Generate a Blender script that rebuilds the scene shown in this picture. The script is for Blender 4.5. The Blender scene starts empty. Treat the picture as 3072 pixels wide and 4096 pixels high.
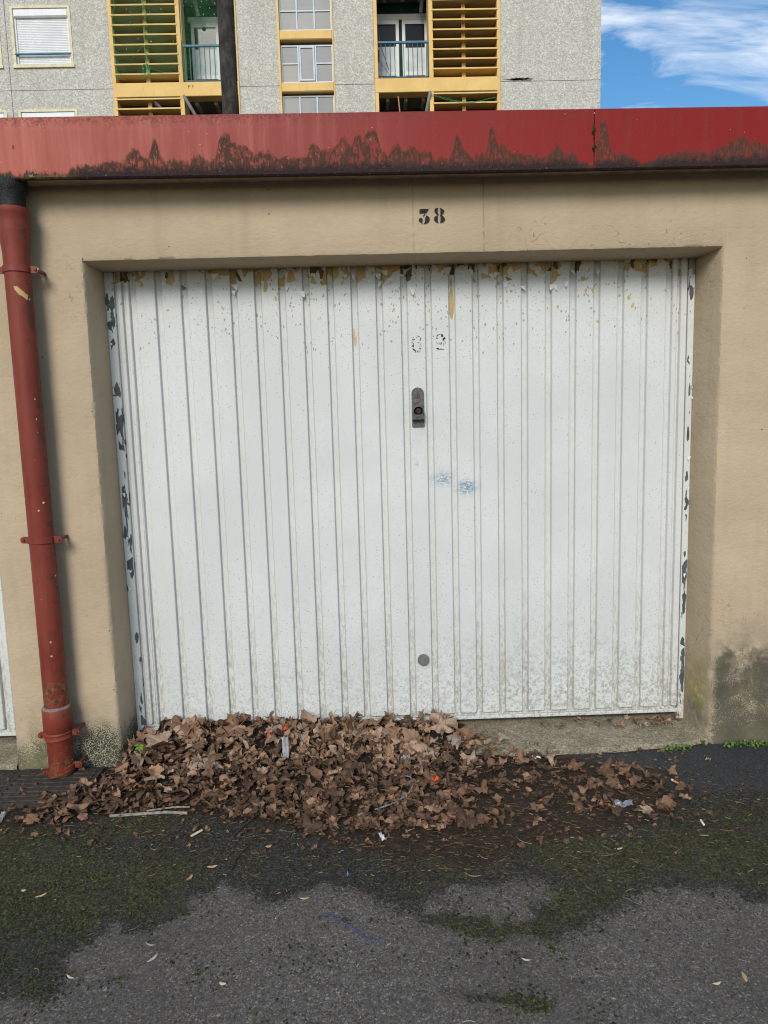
import bpy, math, random
import numpy as np
from mathutils import Vector, Matrix
random.seed(7)
rng = np.random.default_rng(7)
scene = bpy.context.scene
COL = scene.collection
rad = math.radians

# ------------------------------------------------------------------ camera
F_PX, PITCH, YAW, ROLL = 2840.0, 0.127, 0.0195, -0.0279
CAM = np.array([-0.1694, -2.8732, 1.4103])
_fw = np.array([math.sin(YAW)*math.cos(PITCH), math.cos(YAW)*math.cos(PITCH), -math.sin(PITCH)])
_r0 = np.array([math.cos(YAW), -math.sin(YAW), 0.0])
_u0 = np.cross(_r0, _fw)
_rt = math.cos(ROLL)*_r0 + math.sin(ROLL)*_u0
_up = -math.sin(ROLL)*_r0 + math.cos(ROLL)*_u0
cam_data = bpy.data.cameras.new("camera")
cam = bpy.data.objects.new("camera", cam_data)
COL.objects.link(cam)
cam.matrix_world = Matrix(((_rt[0], _up[0], -_fw[0], CAM[0]), (_rt[1], _up[1], -_fw[1], CAM[1]),
                           (_rt[2], _up[2], -_fw[2], CAM[2]), (0, 0, 0, 1)))
cam_data.sensor_fit = 'VERTICAL'
cam_data.sensor_height = 36.0
cam_data.lens = F_PX/4096*36.0
cam_data.clip_start = 0.05
cam_data.clip_end = 1000
scene.camera = cam

# ------------------------------------------------------------------ sky, sun, exposure
SUN_EL, SUN_AZ = rad(31), rad(14)      # sun behind the camera, a little to its left, veiled by cloud
world = bpy.data.worlds.new("World")
scene.world = world
world.use_nodes = True
wn, wl = world.node_tree.nodes, world.node_tree.links
wn.clear()
w_out = wn.new('ShaderNodeOutputWorld'); w_bg = wn.new('ShaderNodeBackground')
w_bg.inputs['Strength'].default_value = 0.05
sky = wn.new('ShaderNodeTexSky'); sky.sky_type = 'NISHITA'; sky.sun_disc = False
sky.sun_elevation = SUN_EL; sky.sun_rotation = math.pi + SUN_AZ
sky.air_density = 1.25; sky.dust_density = 0.6; sky.ozone_density = 2.6
tc = wn.new('ShaderNodeTexCoord'); sp = wn.new('ShaderNodeSeparateXYZ')
wl.new(tc.outputs['Generated'], sp.inputs[0])
def wmath(op, a, b):
    m = wn.new('ShaderNodeMath'); m.operation = op
    for i, v in enumerate((a, b)):
        if isinstance(v, (int, float)): m.inputs[i].default_value = v
        else: wl.new(v, m.inputs[i])
    return m.outputs[0]
den = wmath('ADD', wmath('MAXIMUM', sp.outputs[2], 0.0), 0.18)
cx_, cy_ = wmath('DIVIDE', sp.outputs[0], den), wmath('DIVIDE', sp.outputs[1], den)
cmb = wn.new('ShaderNodeCombineXYZ'); wl.new(cx_, cmb.inputs[0]); wl.new(cy_, cmb.inputs[1])
mp = wn.new('ShaderNodeMapping'); mp.inputs['Rotation'].default_value = (0, 0, rad(28)); mp.inputs['Scale'].default_value = (1.3, 2.9, 1)
mp.inputs['Location'].default_value = (0.35, 0.9, 0)
wl.new(cmb.outputs[0], mp.inputs['Vector'])
n1 = wn.new('ShaderNodeTexNoise'); n1.inputs['Scale'].default_value = 2.4; n1.inputs['Detail'].default_value = 11
n1.inputs['Roughness'].default_value = 0.58; n1.inputs['Distortion'].default_value = 0.6
wl.new(mp.outputs[0], n1.inputs['Vector'])
cr = wn.new('ShaderNodeValToRGB'); cr.color_ramp.elements[0].position = 0.45; cr.color_ramp.elements[1].position = 0.79
cr.color_ramp.elements[1].color = (0.9, 0.9, 0.9, 1)
wl.new(n1.outputs[0], cr.inputs[0])
w_mix = wn.new('ShaderNodeMix'); w_mix.data_type = 'RGBA'
hsv = wn.new('ShaderNodeHueSaturation'); hsv.inputs['Saturation'].default_value = 1.32; hsv.inputs['Value'].default_value = 2.6
wl.new(sky.outputs[0], hsv.inputs['Color'])
wl.new(cr.outputs[0], w_mix.inputs[0]); wl.new(hsv.outputs[0], w_mix.inputs[6])
w_mix.inputs[7].default_value = (23, 23.6, 24.2, 1)
wl.new(w_mix.outputs[2], w_bg.inputs['Color']); wl.new(w_bg.outputs[0], w_out.inputs[0])

sun_d = bpy.data.lights.new("sun", 'SUN'); sun_d.energy = 2.5; sun_d.angle = rad(24); sun_d.color = (1.0, 0.945, 0.86)
sun = bpy.data.objects.new("sun", sun_d); COL.objects.link(sun)
_to = Vector((-math.sin(SUN_AZ)*math.cos(SUN_EL), -math.cos(SUN_AZ)*math.cos(SUN_EL), math.sin(SUN_EL)))
sun.rotation_euler = _to.to_track_quat('Z', 'Y').to_euler()
sun.location = (-6, -12, 12)

scene.view_settings.view_transform = 'Standard'
scene.view_settings.look = 'None'
scene.view_settings.exposure = 0.14
scene.view_settings.gamma = 1.0
scene.view_settings.use_curve_mapping = False
scene.cycles.adaptive_threshold = 0.012; scene.cycles.use_denoising = True; scene.cycles.filter_width = 1.1; scene.cycles.max_bounces = 5; scene.cycles.diffuse_bounces = 3; scene.cycles.glossy_bounces = 2
scene.cycles.transmission_bounces = 2; scene.cycles.transparent_max_bounces = 6
scene.cycles.caustics_reflective = False; scene.cycles.caustics_refractive = False

# ------------------------------------------------------------------ measuring helpers (photo pixel -> point on a real plane)
def _ray(u, v): return _fw + _rt*(u-1536)/F_PX - _up*(v-2048)/F_PX
def onY(u, v, Y):
    d = _ray(u, v); return CAM + d*((Y-CAM[1])/d[1])
def onZ(u, v, Z=0.0):
    d = _ray(u, v); return CAM + d*((Z-CAM[2])/d[2])

# ------------------------------------------------------------------ numpy noise
def _hash(ix, iy, s):
    h = (ix.astype(np.int64)*374761393 + iy.astype(np.int64)*668265263 + s*2147483647) & 0xffffffff
    h = ((h ^ (h >> 13))*1274126177) & 0xffffffff
    return ((h ^ (h >> 16)) & 0xffff)/65535.0
def vnoise(x, y, s=0):
    x = np.asarray(x, float); y = np.asarray(y, float)
    ix, iy = np.floor(x), np.floor(y); fx, fy = x-ix, y-iy
    fx, fy = fx*fx*(3-2*fx), fy*fy*(3-2*fy)
    a, b = _hash(ix, iy, s), _hash(ix+1, iy, s); c, d = _hash(ix, iy+1, s), _hash(ix+1, iy+1, s)
    return (a*(1-fx)+b*fx)*(1-fy) + (c*(1-fx)+d*fx)*fy
def fbm(x, y, s=0, o=4):
    t, a, n = 0, 0.5, 0
    for i in range(o):
        t = t + a*vnoise(np.asarray(x)*2**i, np.asarray(y)*2**i, s+i*17); n += a; a *= 0.5
    return t/n
def sstep(a, b, x):
    t = np.clip((np.asarray(x, float)-a)/(b-a), 0, 1); return t*t*(3-2*t)
def inside(poly, x, y):
    x = np.asarray(x, float); y = np.asarray(y, float); r = np.zeros(x.shape, bool)
    n = len(poly)
    for i in range(n):
        x0, y0 = poly[i][0], poly[i][1]; x1, y1 = poly[(i+1) % n][0], poly[(i+1) % n][1]
        if y0 == y1: continue
        c = ((y0 > y) != (y1 > y)) & (x < (x1-x0)*(y-y0)/(y1-y0)+x0)
        r ^= c
    return r
def polydist(poly, x, y):
    d = np.full(np.shape(x), 1e9)
    n = len(poly)
    for i in range(n):
        x0, y0 = poly[i][0], poly[i][1]; x1, y1 = poly[(i+1) % n][0], poly[(i+1) % n][1]
        dx, dy = x1-x0, y1-y0; L = dx*dx+dy*dy+1e-12
        t = np.clip(((x-x0)*dx+(y-y0)*dy)/L, 0, 1)
        d = np.minimum(d, np.hypot(x-(x0+t*dx), y-(y0+t*dy)))
    return np.where(inside(poly, x, y), d, -d)      # positive inside

# ------------------------------------------------------------------ node helpers
class NT:
    def __init__(s, name):
        s.mat = bpy.data.materials.new(name); s.mat.use_nodes = True
        s.t = s.mat.node_tree; s.t.nodes.clear()
        s.out = s.t.nodes.new('ShaderNodeOutputMaterial')
        s.b = s.t.nodes.new('ShaderNodeBsdfPrincipled'); s.t.links.new(s.b.outputs[0], s.out.inputs[0])
        s._pos = None; s._xyz = None
    def n(s, t): return s.t.nodes.new(t)
    def put(s, sock, v):
        if v is None: return
        if isinstance(v, bpy.types.NodeSocket): s.t.links.new(v, sock)
        elif isinstance(v, (tuple, list)):
            sock.default_value = tuple(v)+(1,) if len(v) == 3 and len(sock.default_value) == 4 else tuple(v)
        else: sock.default_value = v
    def m(s, op, a, b=None, c=None, clamp=False):
        n = s.n('ShaderNodeMath'); n.operation = op; n.use_clamp = clamp
        for i, v in enumerate((a, b, c)): s.put(n.inputs[i], v)
        return n.outputs[0]
    def add(s, *a):
        r = a[0]
        for v in a[1:]: r = s.m('ADD', r, v)
        return r
    def mul(s, *a):
        r = a[0]
        for v in a[1:]: r = s.m('MULTIPLY', r, v)
        return r
    def sub(s, a, b): return s.m('SUBTRACT', a, b)
    def step(s, v, a, b, lo=0.0, hi=1.0):           # smooth map a..b -> lo..hi
        n = s.n('ShaderNodeMapRange'); n.interpolation_type = 'SMOOTHSTEP'
        s.put(n.inputs[0], v); s.put(n.inputs[1], a); s.put(n.inputs[2], b); s.put(n.inputs[3], lo); s.put(n.inputs[4], hi)
        return n.outputs[0]
    def pos(s):
        if s._pos is None: s._pos = s.n('ShaderNodeNewGeometry').outputs['Position']
        return s._pos
    def obj(s): return s.n('ShaderNodeTexCoord').outputs['Object']
    def xyz(s, v=None):
        if v is None:
            if s._xyz is None:
                n = s.n('ShaderNodeSeparateXYZ'); s.put(n.inputs[0], s.pos()); s._xyz = n.outputs[:]
            return s._xyz
        n = s.n('ShaderNodeSeparateXYZ'); s.put(n.inputs[0], v); return n.outputs[:]
    def vec(s, x, y, z):
        n = s.n('ShaderNodeCombineXYZ'); s.put(n.inputs[0], x); s.put(n.inputs[1], y); s.put(n.inputs[2], z); return n.outputs[0]
    def vs(s, v, sc):
        n = s.n('ShaderNodeVectorMath'); n.operation = 'MULTIPLY'; s.put(n.inputs[0], v); s.put(n.inputs[1], sc); return n.outputs[0]
    def noise(s, scale, detail=4, rough=0.55, v=None, dist=0.0):
        detail = max(1.0, min(detail, math.log2(max(2.0, 620.0/scale)))) if scale > 15 else min(detail, 4)
        n = s.n('ShaderNodeTexNoise'); s.put(n.inputs['Vector'], s.pos() if v is None else v)
        s.put(n.inputs['Scale'], scale); s.put(n.inputs['Detail'], detail); s.put(n.inputs['Roughness'], rough); s.put(n.inputs['Distortion'], dist)
        return n.outputs[0]
    def vor(s, scale, v=None, feature='F1', rnd=1.0):
        n = s.n('ShaderNodeTexVoronoi'); n.feature = feature
        s.put(n.inputs['Vector'], s.pos() if v is None else v); s.put(n.inputs['Scale'], scale); s.put(n.inputs['Randomness'], rnd)
        return n.outputs
    def mix(s, f, a, b, mode='MIX'):
        n = s.n('ShaderNodeMix'); n.data_type = 'RGBA'; n.blend_type = mode
        s.put(n.inputs[0], f); s.put(n.inputs[6], a); s.put(n.inputs[7], b); return n.outputs[2]
    def ramp(s, f, stops):
        n = s.n('ShaderNodeValToRGB'); s.put(n.inputs[0], f); e = n.color_ramp.elements
        while len(e) < len(stops): e.new(0.5)
        for i, (p, c) in enumerate(stops): e[i].position = p; e[i].color = tuple(c)+(1,)
        return n.outputs[0]
    def attr(s, name):
        n = s.n('ShaderNodeAttribute'); n.attribute_name = name; return n.outputs['Fac']
    def objrand(s): return s.n('ShaderNodeObjectInfo').outputs['Random']
    def gauss(s, x, x0, sx, z, z0, sz):
        a = s.m('DIVIDE', s.sub(x, x0), sx); b = s.m('DIVIDE', s.sub(z, z0), sz)
        return s.m('EXPONENT', s.mul(s.add(s.mul(a, a), s.mul(b, b)), -1.0))
    def bump(s, h, strength=0.5, dist=0.01, normal=None):
        n = s.n('ShaderNodeBump'); s.put(n.inputs['Strength'], strength); s.put(n.inputs['Distance'], dist); s.put(n.inputs['Height'], h)
        if normal is not None: s.put(n.inputs['Normal'], normal)
        return n.outputs[0]
    def done(s, color, rough=0.8, normal=None, spec=0.3, metal=0.0):
        s.put(s.b.inputs['Base Color'], color); s.put(s.b.inputs['Roughness'], rough)
        s.put(s.b.inputs['Specular IOR Level'], spec); s.put(s.b.inputs['Metallic'], metal)
        if normal is not None: s.put(s.b.inputs['Normal'], normal)
        return s.mat
MATS = {}
def plain(name, col, rough=0.7, var=0.12, scale=25, bump=0.0, metal=0.0, spec=0.3):
    if name in MATS: return MATS[name]
    k = NT(name); f = k.noise(scale, 5)
    c = k.mix(k.step(f, 0.3, 0.7), tuple(x*(1-var) for x in col), tuple(min(1, x*(1+var)) for x in col))
    MATS[name] = k.done(c, rough, k.bump(k.noise(scale*6, 3), bump, 0.004) if bump else None, spec, metal)
    return MATS[name]

# ------------------------------------------------------------------ mesh helpers
WORLD0 = {}                                          # world origin of each object
class MB:
    def __init__(s): s.v = []; s.f = []
    def vv(s, pts): i = len(s.v); s.v += [tuple(map(float, p)) for p in pts]; return i
    def box(s, x0, x1, y0, y1, z0, z1):
        i = s.vv([(x0, y0, z0), (x1, y0, z0), (x1, y1, z0), (x0, y1, z0), (x0, y0, z1), (x1, y0, z1), (x1, y1, z1), (x0, y1, z1)])
        s.f += [(i, i+3, i+2, i+1), (i+4, i+5, i+6, i+7), (i, i+1, i+5, i+4), (i+1, i+2, i+6, i+5), (i+2, i+3, i+7, i+6), (i+3, i, i+4, i+7)]
        return s
    def cbox(s, x0, x1, y0, y1, z0, z1, c=0.004):    # box with chamfered front edges (front = low y)
        a = [(x0, y1, z0), (x1, y1, z0), (x1, y1, z1), (x0, y1, z1)]
        b = [(x0, y0+c, z0), (x1, y0+c, z0), (x1, y0+c, z1), (x0, y0+c, z1)]
        d = [(x0+c, y0, z0+c), (x1-c, y0, z0+c), (x1-c, y0, z1-c), (x0+c, y0, z1-c)]
        i = s.vv(a+b+d)
        for k in range(4):
            l = (k+1) % 4
            s.f += [(i+k, i+l, i+4+l, i+4+k), (i+4+k, i+4+l, i+8+l, i+8+k)]
        s.f += [(i+8, i+9, i+10, i+11), (i+3, i+2, i+1, i)]
        return s
    def prism(s, poly, y0, y1):                      # poly in (x,z), front at y0
        n = len(poly); i = s.vv([(x, y0, z) for x, z in poly]+[(x, y1, z) for x, z in poly])
        s.f.append(tuple(range(i, i+n))); s.f.append(tuple(range(i+2*n-1, i+n-1, -1)))
        for k in range(n): l = (k+1) % n; s.f.append((i+l, i+k, i+n+k, i+n+l))
        return s
    def tube(s, path, r, n=8, cap=True):
        P = [Vector(p) for p in path]; rs = r if isinstance(r, (list, tuple)) else [r]*len(P)
        rings = []
        for k, p in enumerate(P):
            t = (P[min(k+1, len(P)-1)]-P[max(k-1, 0)]).normalized()
            a = t.orthogonal().normalized() if k == 0 else (a - t*a.dot(t)).normalized()
            b = t.cross(a)
            rings.append(s.vv([p+(a*math.cos(2*math.pi*j/n)+b*math.sin(2*math.pi*j/n))*rs[k] for j in range(n)]))
        for k in range(len(P)-1):
            for j in range(n):
                l = (j+1) % n; s.f.append((rings[k]+j, rings[k]+l, rings[k+1]+l, rings[k+1]+j))
        if cap: s.f.append(tuple(rings[0]+j for j in range(n-1, -1, -1))); s.f.append(tuple(rings[-1]+j for j in range(n)))
        return s
    def lathe(s, cx, cy, prof, n=28):                # prof: (r,z) list, axis z
        rings = [s.vv([(cx+r*math.cos(2*math.pi*j/n), cy+r*math.sin(2*math.pi*j/n), z) for j in range(n)]) for r, z in prof]
        for k in range(len(prof)-1):
            for j in range(n):
                l = (j+1) % n; s.f.append((rings[k]+j, rings[k]+l, rings[k+1]+l, rings[k+1]+j))
        return s
    def lathey(s, cx, cz, prof, n=28, cap=True):     # prof: (r,y), axis y (front towards the camera = last)
        rings = [s.vv([(cx+r*math.cos(2*math.pi*j/n), y, cz+r*math.sin(2*math.pi*j/n)) for j in range(n)]) for r, y in prof]
        for k in range(len(prof)-1):
            for j in range(n):
                l = (j+1) % n; s.f.append((rings[k]+j, rings[k+1]+j, rings[k+1]+l, rings[k]+l))
        if cap: s.f.append(tuple(rings[-1]+j for j in range(n-1, -1, -1)))
        return s
    def sweep(s, rings, closed=False):               # list of rings (same length) of points
        n = len(rings[0]); ids = [s.vv(r) for r in rings]
        for k in range(len(rings)-1):
            for j in range(n if closed else n-1):
                l = (j+1) % n; s.f.append((ids[k]+j, ids[k]+l, ids[k+1]+l, ids[k+1]+j))
        return s
    def mesh(s, name, mat, smooth=False):
        me = bpy.data.meshes.new(name); me.from_pydata(s.v, [], s.f); me.update()
        if mat: me.materials.append(mat)
        if smooth:
            me.polygons.foreach_set('use_smooth', [True]*len(me.polygons))
            try: me.set_sharp_from_angle(angle=rad(40))
            except Exception: pass
        return me
    def build(s, name, mat, parent=None, smooth=False, fix=True):
        me = s.mesh(name, mat, smooth)
        if fix:
            import bmesh
            bm = bmesh.new(); bm.from_mesh(me); bmesh.ops.recalc_face_normals(bm, faces=bm.faces[:]); bm.to_mesh(me); bm.free()
        return link(name, me, parent)
def link(name, me, parent=None, loc=(0, 0, 0), rot=None, scale=None):
    o = bpy.data.objects.new(name, me); COL.objects.link(o)
    w = Vector(loc)
    if parent is not None:
        o.parent = parent; o.location = w-WORLD0[parent]
    else: o.location = w
    WORLD0[o] = w
    if rot is not None: o.rotation_euler = rot
    if scale is not None: o.scale = scale if hasattr(scale, '__len__') else (scale,)*3
    return o
def tag(o, label=None, cat=None, group=None, kind=None):
    if label: o['label'] = label
    if cat: o['category'] = cat
    if group: o['group'] = group
    if kind: o['kind'] = kind
    return o
def thing(name, loc, label, cat, group=None): return tag(link(name, None, None, loc), label, cat, group)
def fattr(me, name, vals):
    a = me.attributes.new(name, 'FLOAT', 'POINT'); a.data.foreach_set('value', np.asarray(vals, np.float32).ravel())

# ================================================================== MATERIALS OF THE SETTING
def m_stucco():
    k = NT('beige_render'); x, y, z = k.xyz()
    big = k.noise(2.2, 4); mid = k.noise(14, 5, 0.6)
    col = k.mix(k.step(big, 0.3, 0.7), (0.415, 0.328, 0.222), (0.475, 0.38, 0.262))
    col = k.mix(k.mul(k.step(mid, 0.5, 0.75), 0.35), col, (0.36, 0.28, 0.188))
    drip = k.noise(9, 3, 0.6, k.vs(k.pos(), (1, 1, 0.09)))
    col = k.mix(k.mul(k.step(drip, 0.52, 0.75), 0.30), col, (0.33, 0.255, 0.17))
    # small pits and dark specks
    v = k.vor(55); spk = k.mul(k.step(v[0], 0.10, 0.05), k.step(k.xyz(v[1])[0], 0.90, 0.92))
    v2 = k.vor(23); spk2 = k.mul(k.step(v2[0], 0.085, 0.04), k.step(k.xyz(v2[1])[0], 0.88, 0.90))
    col = k.mix(k.m('MAXIMUM', spk, spk2), col, (0.10, 0.075, 0.05))
    # fine hair cracks
    cn = k.noise(3.2, 6, 0.65, dist=0.6); crack = k.mul(k.step(k.m('ABSOLUTE', k.sub(cn, 0.5)), 0.0035, 0.001), k.step(k.noise(1.3, 2), 0.55, 0.62))
    col = k.mix(k.mul(crack, 0.7), col, (0.16, 0.12, 0.08))
    # soot line at the top of the lintel, formwork joints in the lintel
    j1 = k.mul(k.step(k.m('ABSOLUTE', k.sub(x, onY(1653, 900, 0)[0])), 0.007, 0.0), k.step(z, 2.055, 2.06), k.step(k.noise(30, 3), 0.35, 0.6))
    j2 = k.mul(k.step(k.m('ABSOLUTE', k.sub(x, onY(1934, 900, 0)[0])), 0.006, 0.0), k.step(z, 2.055, 2.06), k.step(k.noise(26, 3), 0.3, 0.55))
    jj = k.m('MAXIMUM', j1, j2)
    col = k.mix(k.mul(jj, 0.45), col, (0.22, 0.165, 0.105))
    # rising damp: black algae and green film at the foot of the piers
    fine = k.noise(210, 2, 0.75); fm = k.noise(28, 4, 0.65)
    g_r = k.step(k.add(z, k.mul(k.sub(k.noise(6, 4, 0.65), 0.5), 0.42), k.mul(k.sub(x, 1.4), -0.16)), 0.62, 0.22)
    right = k.mul(g_r, k.step(x, 1.20, 1.30), 1.15)
    pale = k.gauss(x, 1.45, 0.30, k.add(z, k.mul(k.sub(fm, 0.5), 0.05)), 0.155, 0.09)
    right = k.mul(right, k.sub(1.0, k.mul(pale, 0.26)))
    g_l = k.step(k.add(z, k.mul(k.sub(k.noise(7, 4, 0.65), 0.5), 0.46)), 0.36, 0.02)
    left = k.mul(g_l, k.step(x, -1.15, -1.25), 1.0)
    core = k.gauss(x, -1.33, 0.10, z, 0.06, 0.115)
    left = k.m('MAXIMUM', left, k.mul(core, 1.30))
    damp = k.m('MAXIMUM', left, right)
    thr = k.sub(1.0, damp)
    alg = k.step(k.sub(k.add(k.mul(fine, 0.85), k.mul(fm, 0.35)), k.add(k.mul(thr, 0.62), 0.455)), -0.02, 0.06)
    acol = k.ramp(k.noise(9, 4), [(0.35, (0.055, 0.052, 0.036)), (0.55, (0.11, 0.115, 0.05)), (0.7, (0.17, 0.165, 0.06))])
    acol = k.mix(k.mul(k.step(x, 1.2, 1.27), 0.72), acol, (0.062, 0.056, 0.046))
    film = k.mul(damp, k.step(k.noise(11, 3, 0.7), 0.28, 0.62))
    col = k.mix(k.mul(film, k.step(x, 0, 1, 0.45, 0.88)), col, (0.115, 0.108, 0.078))
    col = k.mix(k.mul(alg, 0.85), col, acol)
    rev = k.mul(k.gauss(y, 0.10, 0.085, z, 0.16, 0.17), k.step(x, 1.0, 1.2), k.step(x, 1.262, 1.249), k.step(fm, 0.3, 0.55))
    col = k.mix(k.mul(rev, 0.85), col, k.mix(k.step(z, 0.20, 0.08), (0.26, 0.23, 0.055), (0.075, 0.09, 0.07)))
    # bare pale aggregate where the skim is gone
    blk_ = k.mul(k.step(core, 0.12, 0.6), k.step(k.add(fine, k.mul(k.sub(fm, 0.5), 0.5)), 0.42, 0.52))
    col = k.mix(k.mul(blk_, 0.9), col, (0.030, 0.033, 0.026))
    bare = k.mul(core, k.step(fine, 0.47, 0.40))
    col = k.mix(k.mul(bare, 0.7), col, (0.44, 0.42, 0.33))
    lin = k.vs(k.pos(), (1.0, 1.0, 1.5))
    h = k.add(k.mul(k.noise(42, 5, 0.6, lin), 0.55), k.mul(k.noise(150, 4, 0.6), 0.16), k.mul(k.noise(9, 2), 0.7), k.mul(j2, 0.3))
    return k.done(col, 0.88, k.bump(h, 0.46, 0.012), 0.2)

def m_fascia():
    k = NT('weathered_red_sheet'); x, y, z = k.xyz()
    hs, hz = k.attr('stain_height'), k.attr('edge_height')
    warp = k.vs(k.pos(), (1, 1, 0.42))
    fade = k.step(k.add(x, k.mul(k.sub(k.noise(3.5, 3), 0.5), 0.5)), -1.7, 0.75)  # paler left: faded paint, with sky reflection also put into the colour
    col = k.ramp(fade, [(0.0, (0.385, 0.105, 0.072)), (0.28, (0.305, 0.066, 0.050)), (0.55, (0.255, 0.043, 0.036)), (0.84, (0.225, 0.020, 0.016)), (1.0, (0.215, 0.012, 0.010))])
    st = k.noise(26, 5, 0.65, k.vs(k.pos(), (1, 1, 0.07)))
    col = k.mix(k.mul(k.step(st, 0.45, 0.75), k.step(fade, 1.0, 0.2), 0.40), col, (0.50, 0.19, 0.145))
    col = k.mix(k.mul(k.step(st, 0.52, 0.30), 0.30), col, (0.20, 0.035, 0.03))
    # dirt along the top edge
    topd = k.mul(k.step(k.add(hz, k.mul(k.sub(k.noise(24, 5, 0.7), 0.5), 0.13)), 0.150, 0.222), k.step(x, 0.6, -0.9, 0.25, 1.0))
    col = k.mix(k.mul(topd, k.step(k.noise(95, 4, 0.7), 0.42, 0.6), 0.75), col, (0.075, 0.035, 0.025))
    # lichen stain climbing from the drip edge
    e = k.add(k.sub(hs, hz), k.mul(k.sub(k.noise(60, 5, 0.75, warp), 0.5), 0.066), k.mul(k.sub(k.noise(18, 2), 0.5), 0.03))
    body = k.step(e, -0.010, 0.012)
    rim = k.mul(k.step(e, -0.006, 0.003), k.step(e, 0.030, 0.010))
    scr = k.step(k.add(k.noise(110, 4, 0.7, k.vs(k.pos(), (1, 1, 0.35))), k.mul(k.sub(k.noise(16, 2), 0.5), 0.35)), 0.48, 0.58)
    low = k.step(k.add(hz, k.mul(k.sub(k.noise(30, 4, 0.7), 0.5), 0.075)), 0.050, 0.012)
    inner = k.mix(k.mul(scr, k.sub(1.0, k.mul(low, 0.75)), 0.8), (0.075, 0.038, 0.027), k.mix(0.25, col, (0.30, 0.10, 0.07)))
    inner = k.mix(k.mul(low, 0.88), inner, (0.020, 0.016, 0.018))
    inner = k.mix(k.mul(low, k.step(k.noise(200, 3, 0.7), 0.62, 0.70), 0.7), inner, (0.30, 0.085, 0.06))
    inner = k.mix(k.mul(rim, 0.6), inner, (0.060, 0.036, 0.022))
    col = k.mix(body, col, inner)
    gl = k.mul(body, k.step(k.noise(34, 4, 0.7), 0.63, 0.72), k.step(x, 0.6, -0.2))
    col = k.mix(k.mul(gl, 0.7), col, (0.25, 0.235, 0.17))
    lip = k.mul(k.step(hz, 0.02, 0.0), k.step(x, -1.15, -1.3), k.step(k.noise(40, 4), 0.4, 0.55))
    col = k.mix(k.mul(lip, 0.7), col, (0.13, 0.10, 0.035))
    # lichen spots and bird marks
    v = k.vor(30); d = k.mul(k.step(v[0], 0.11, 0.07), k.step(k.xyz(v[1])[1], 0.935, 0.945))
    v2 = k.vor(75); d2 = k.mul(k.step(v2[0], 0.16, 0.10), k.step(k.xyz(v2[1])[0], 0.955, 0.96))
    col = k.mix(k.mul(k.m('MAXIMUM', d, d2), 0.8), col, (0.46, 0.43, 0.38))
    v3 = k.vor(48, warp); d3 = k.mul(k.step(v3[0], 0.22, 0.12), k.step(k.xyz(v3[1])[2], 0.95, 0.955))
    col = k.mix(k.mul(d3, 0.8), col, (0.055, 0.03, 0.022))
    h = k.add(k.mul(k.noise(220, 2, 0.7), 0.4), k.mul(k.noise(11, 2), 0.5))
    return k.done(col, k.step(body, 0, 1, 0.55, 0.9), k.bump(h, 0.35, 0.004), 0.18)

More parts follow.
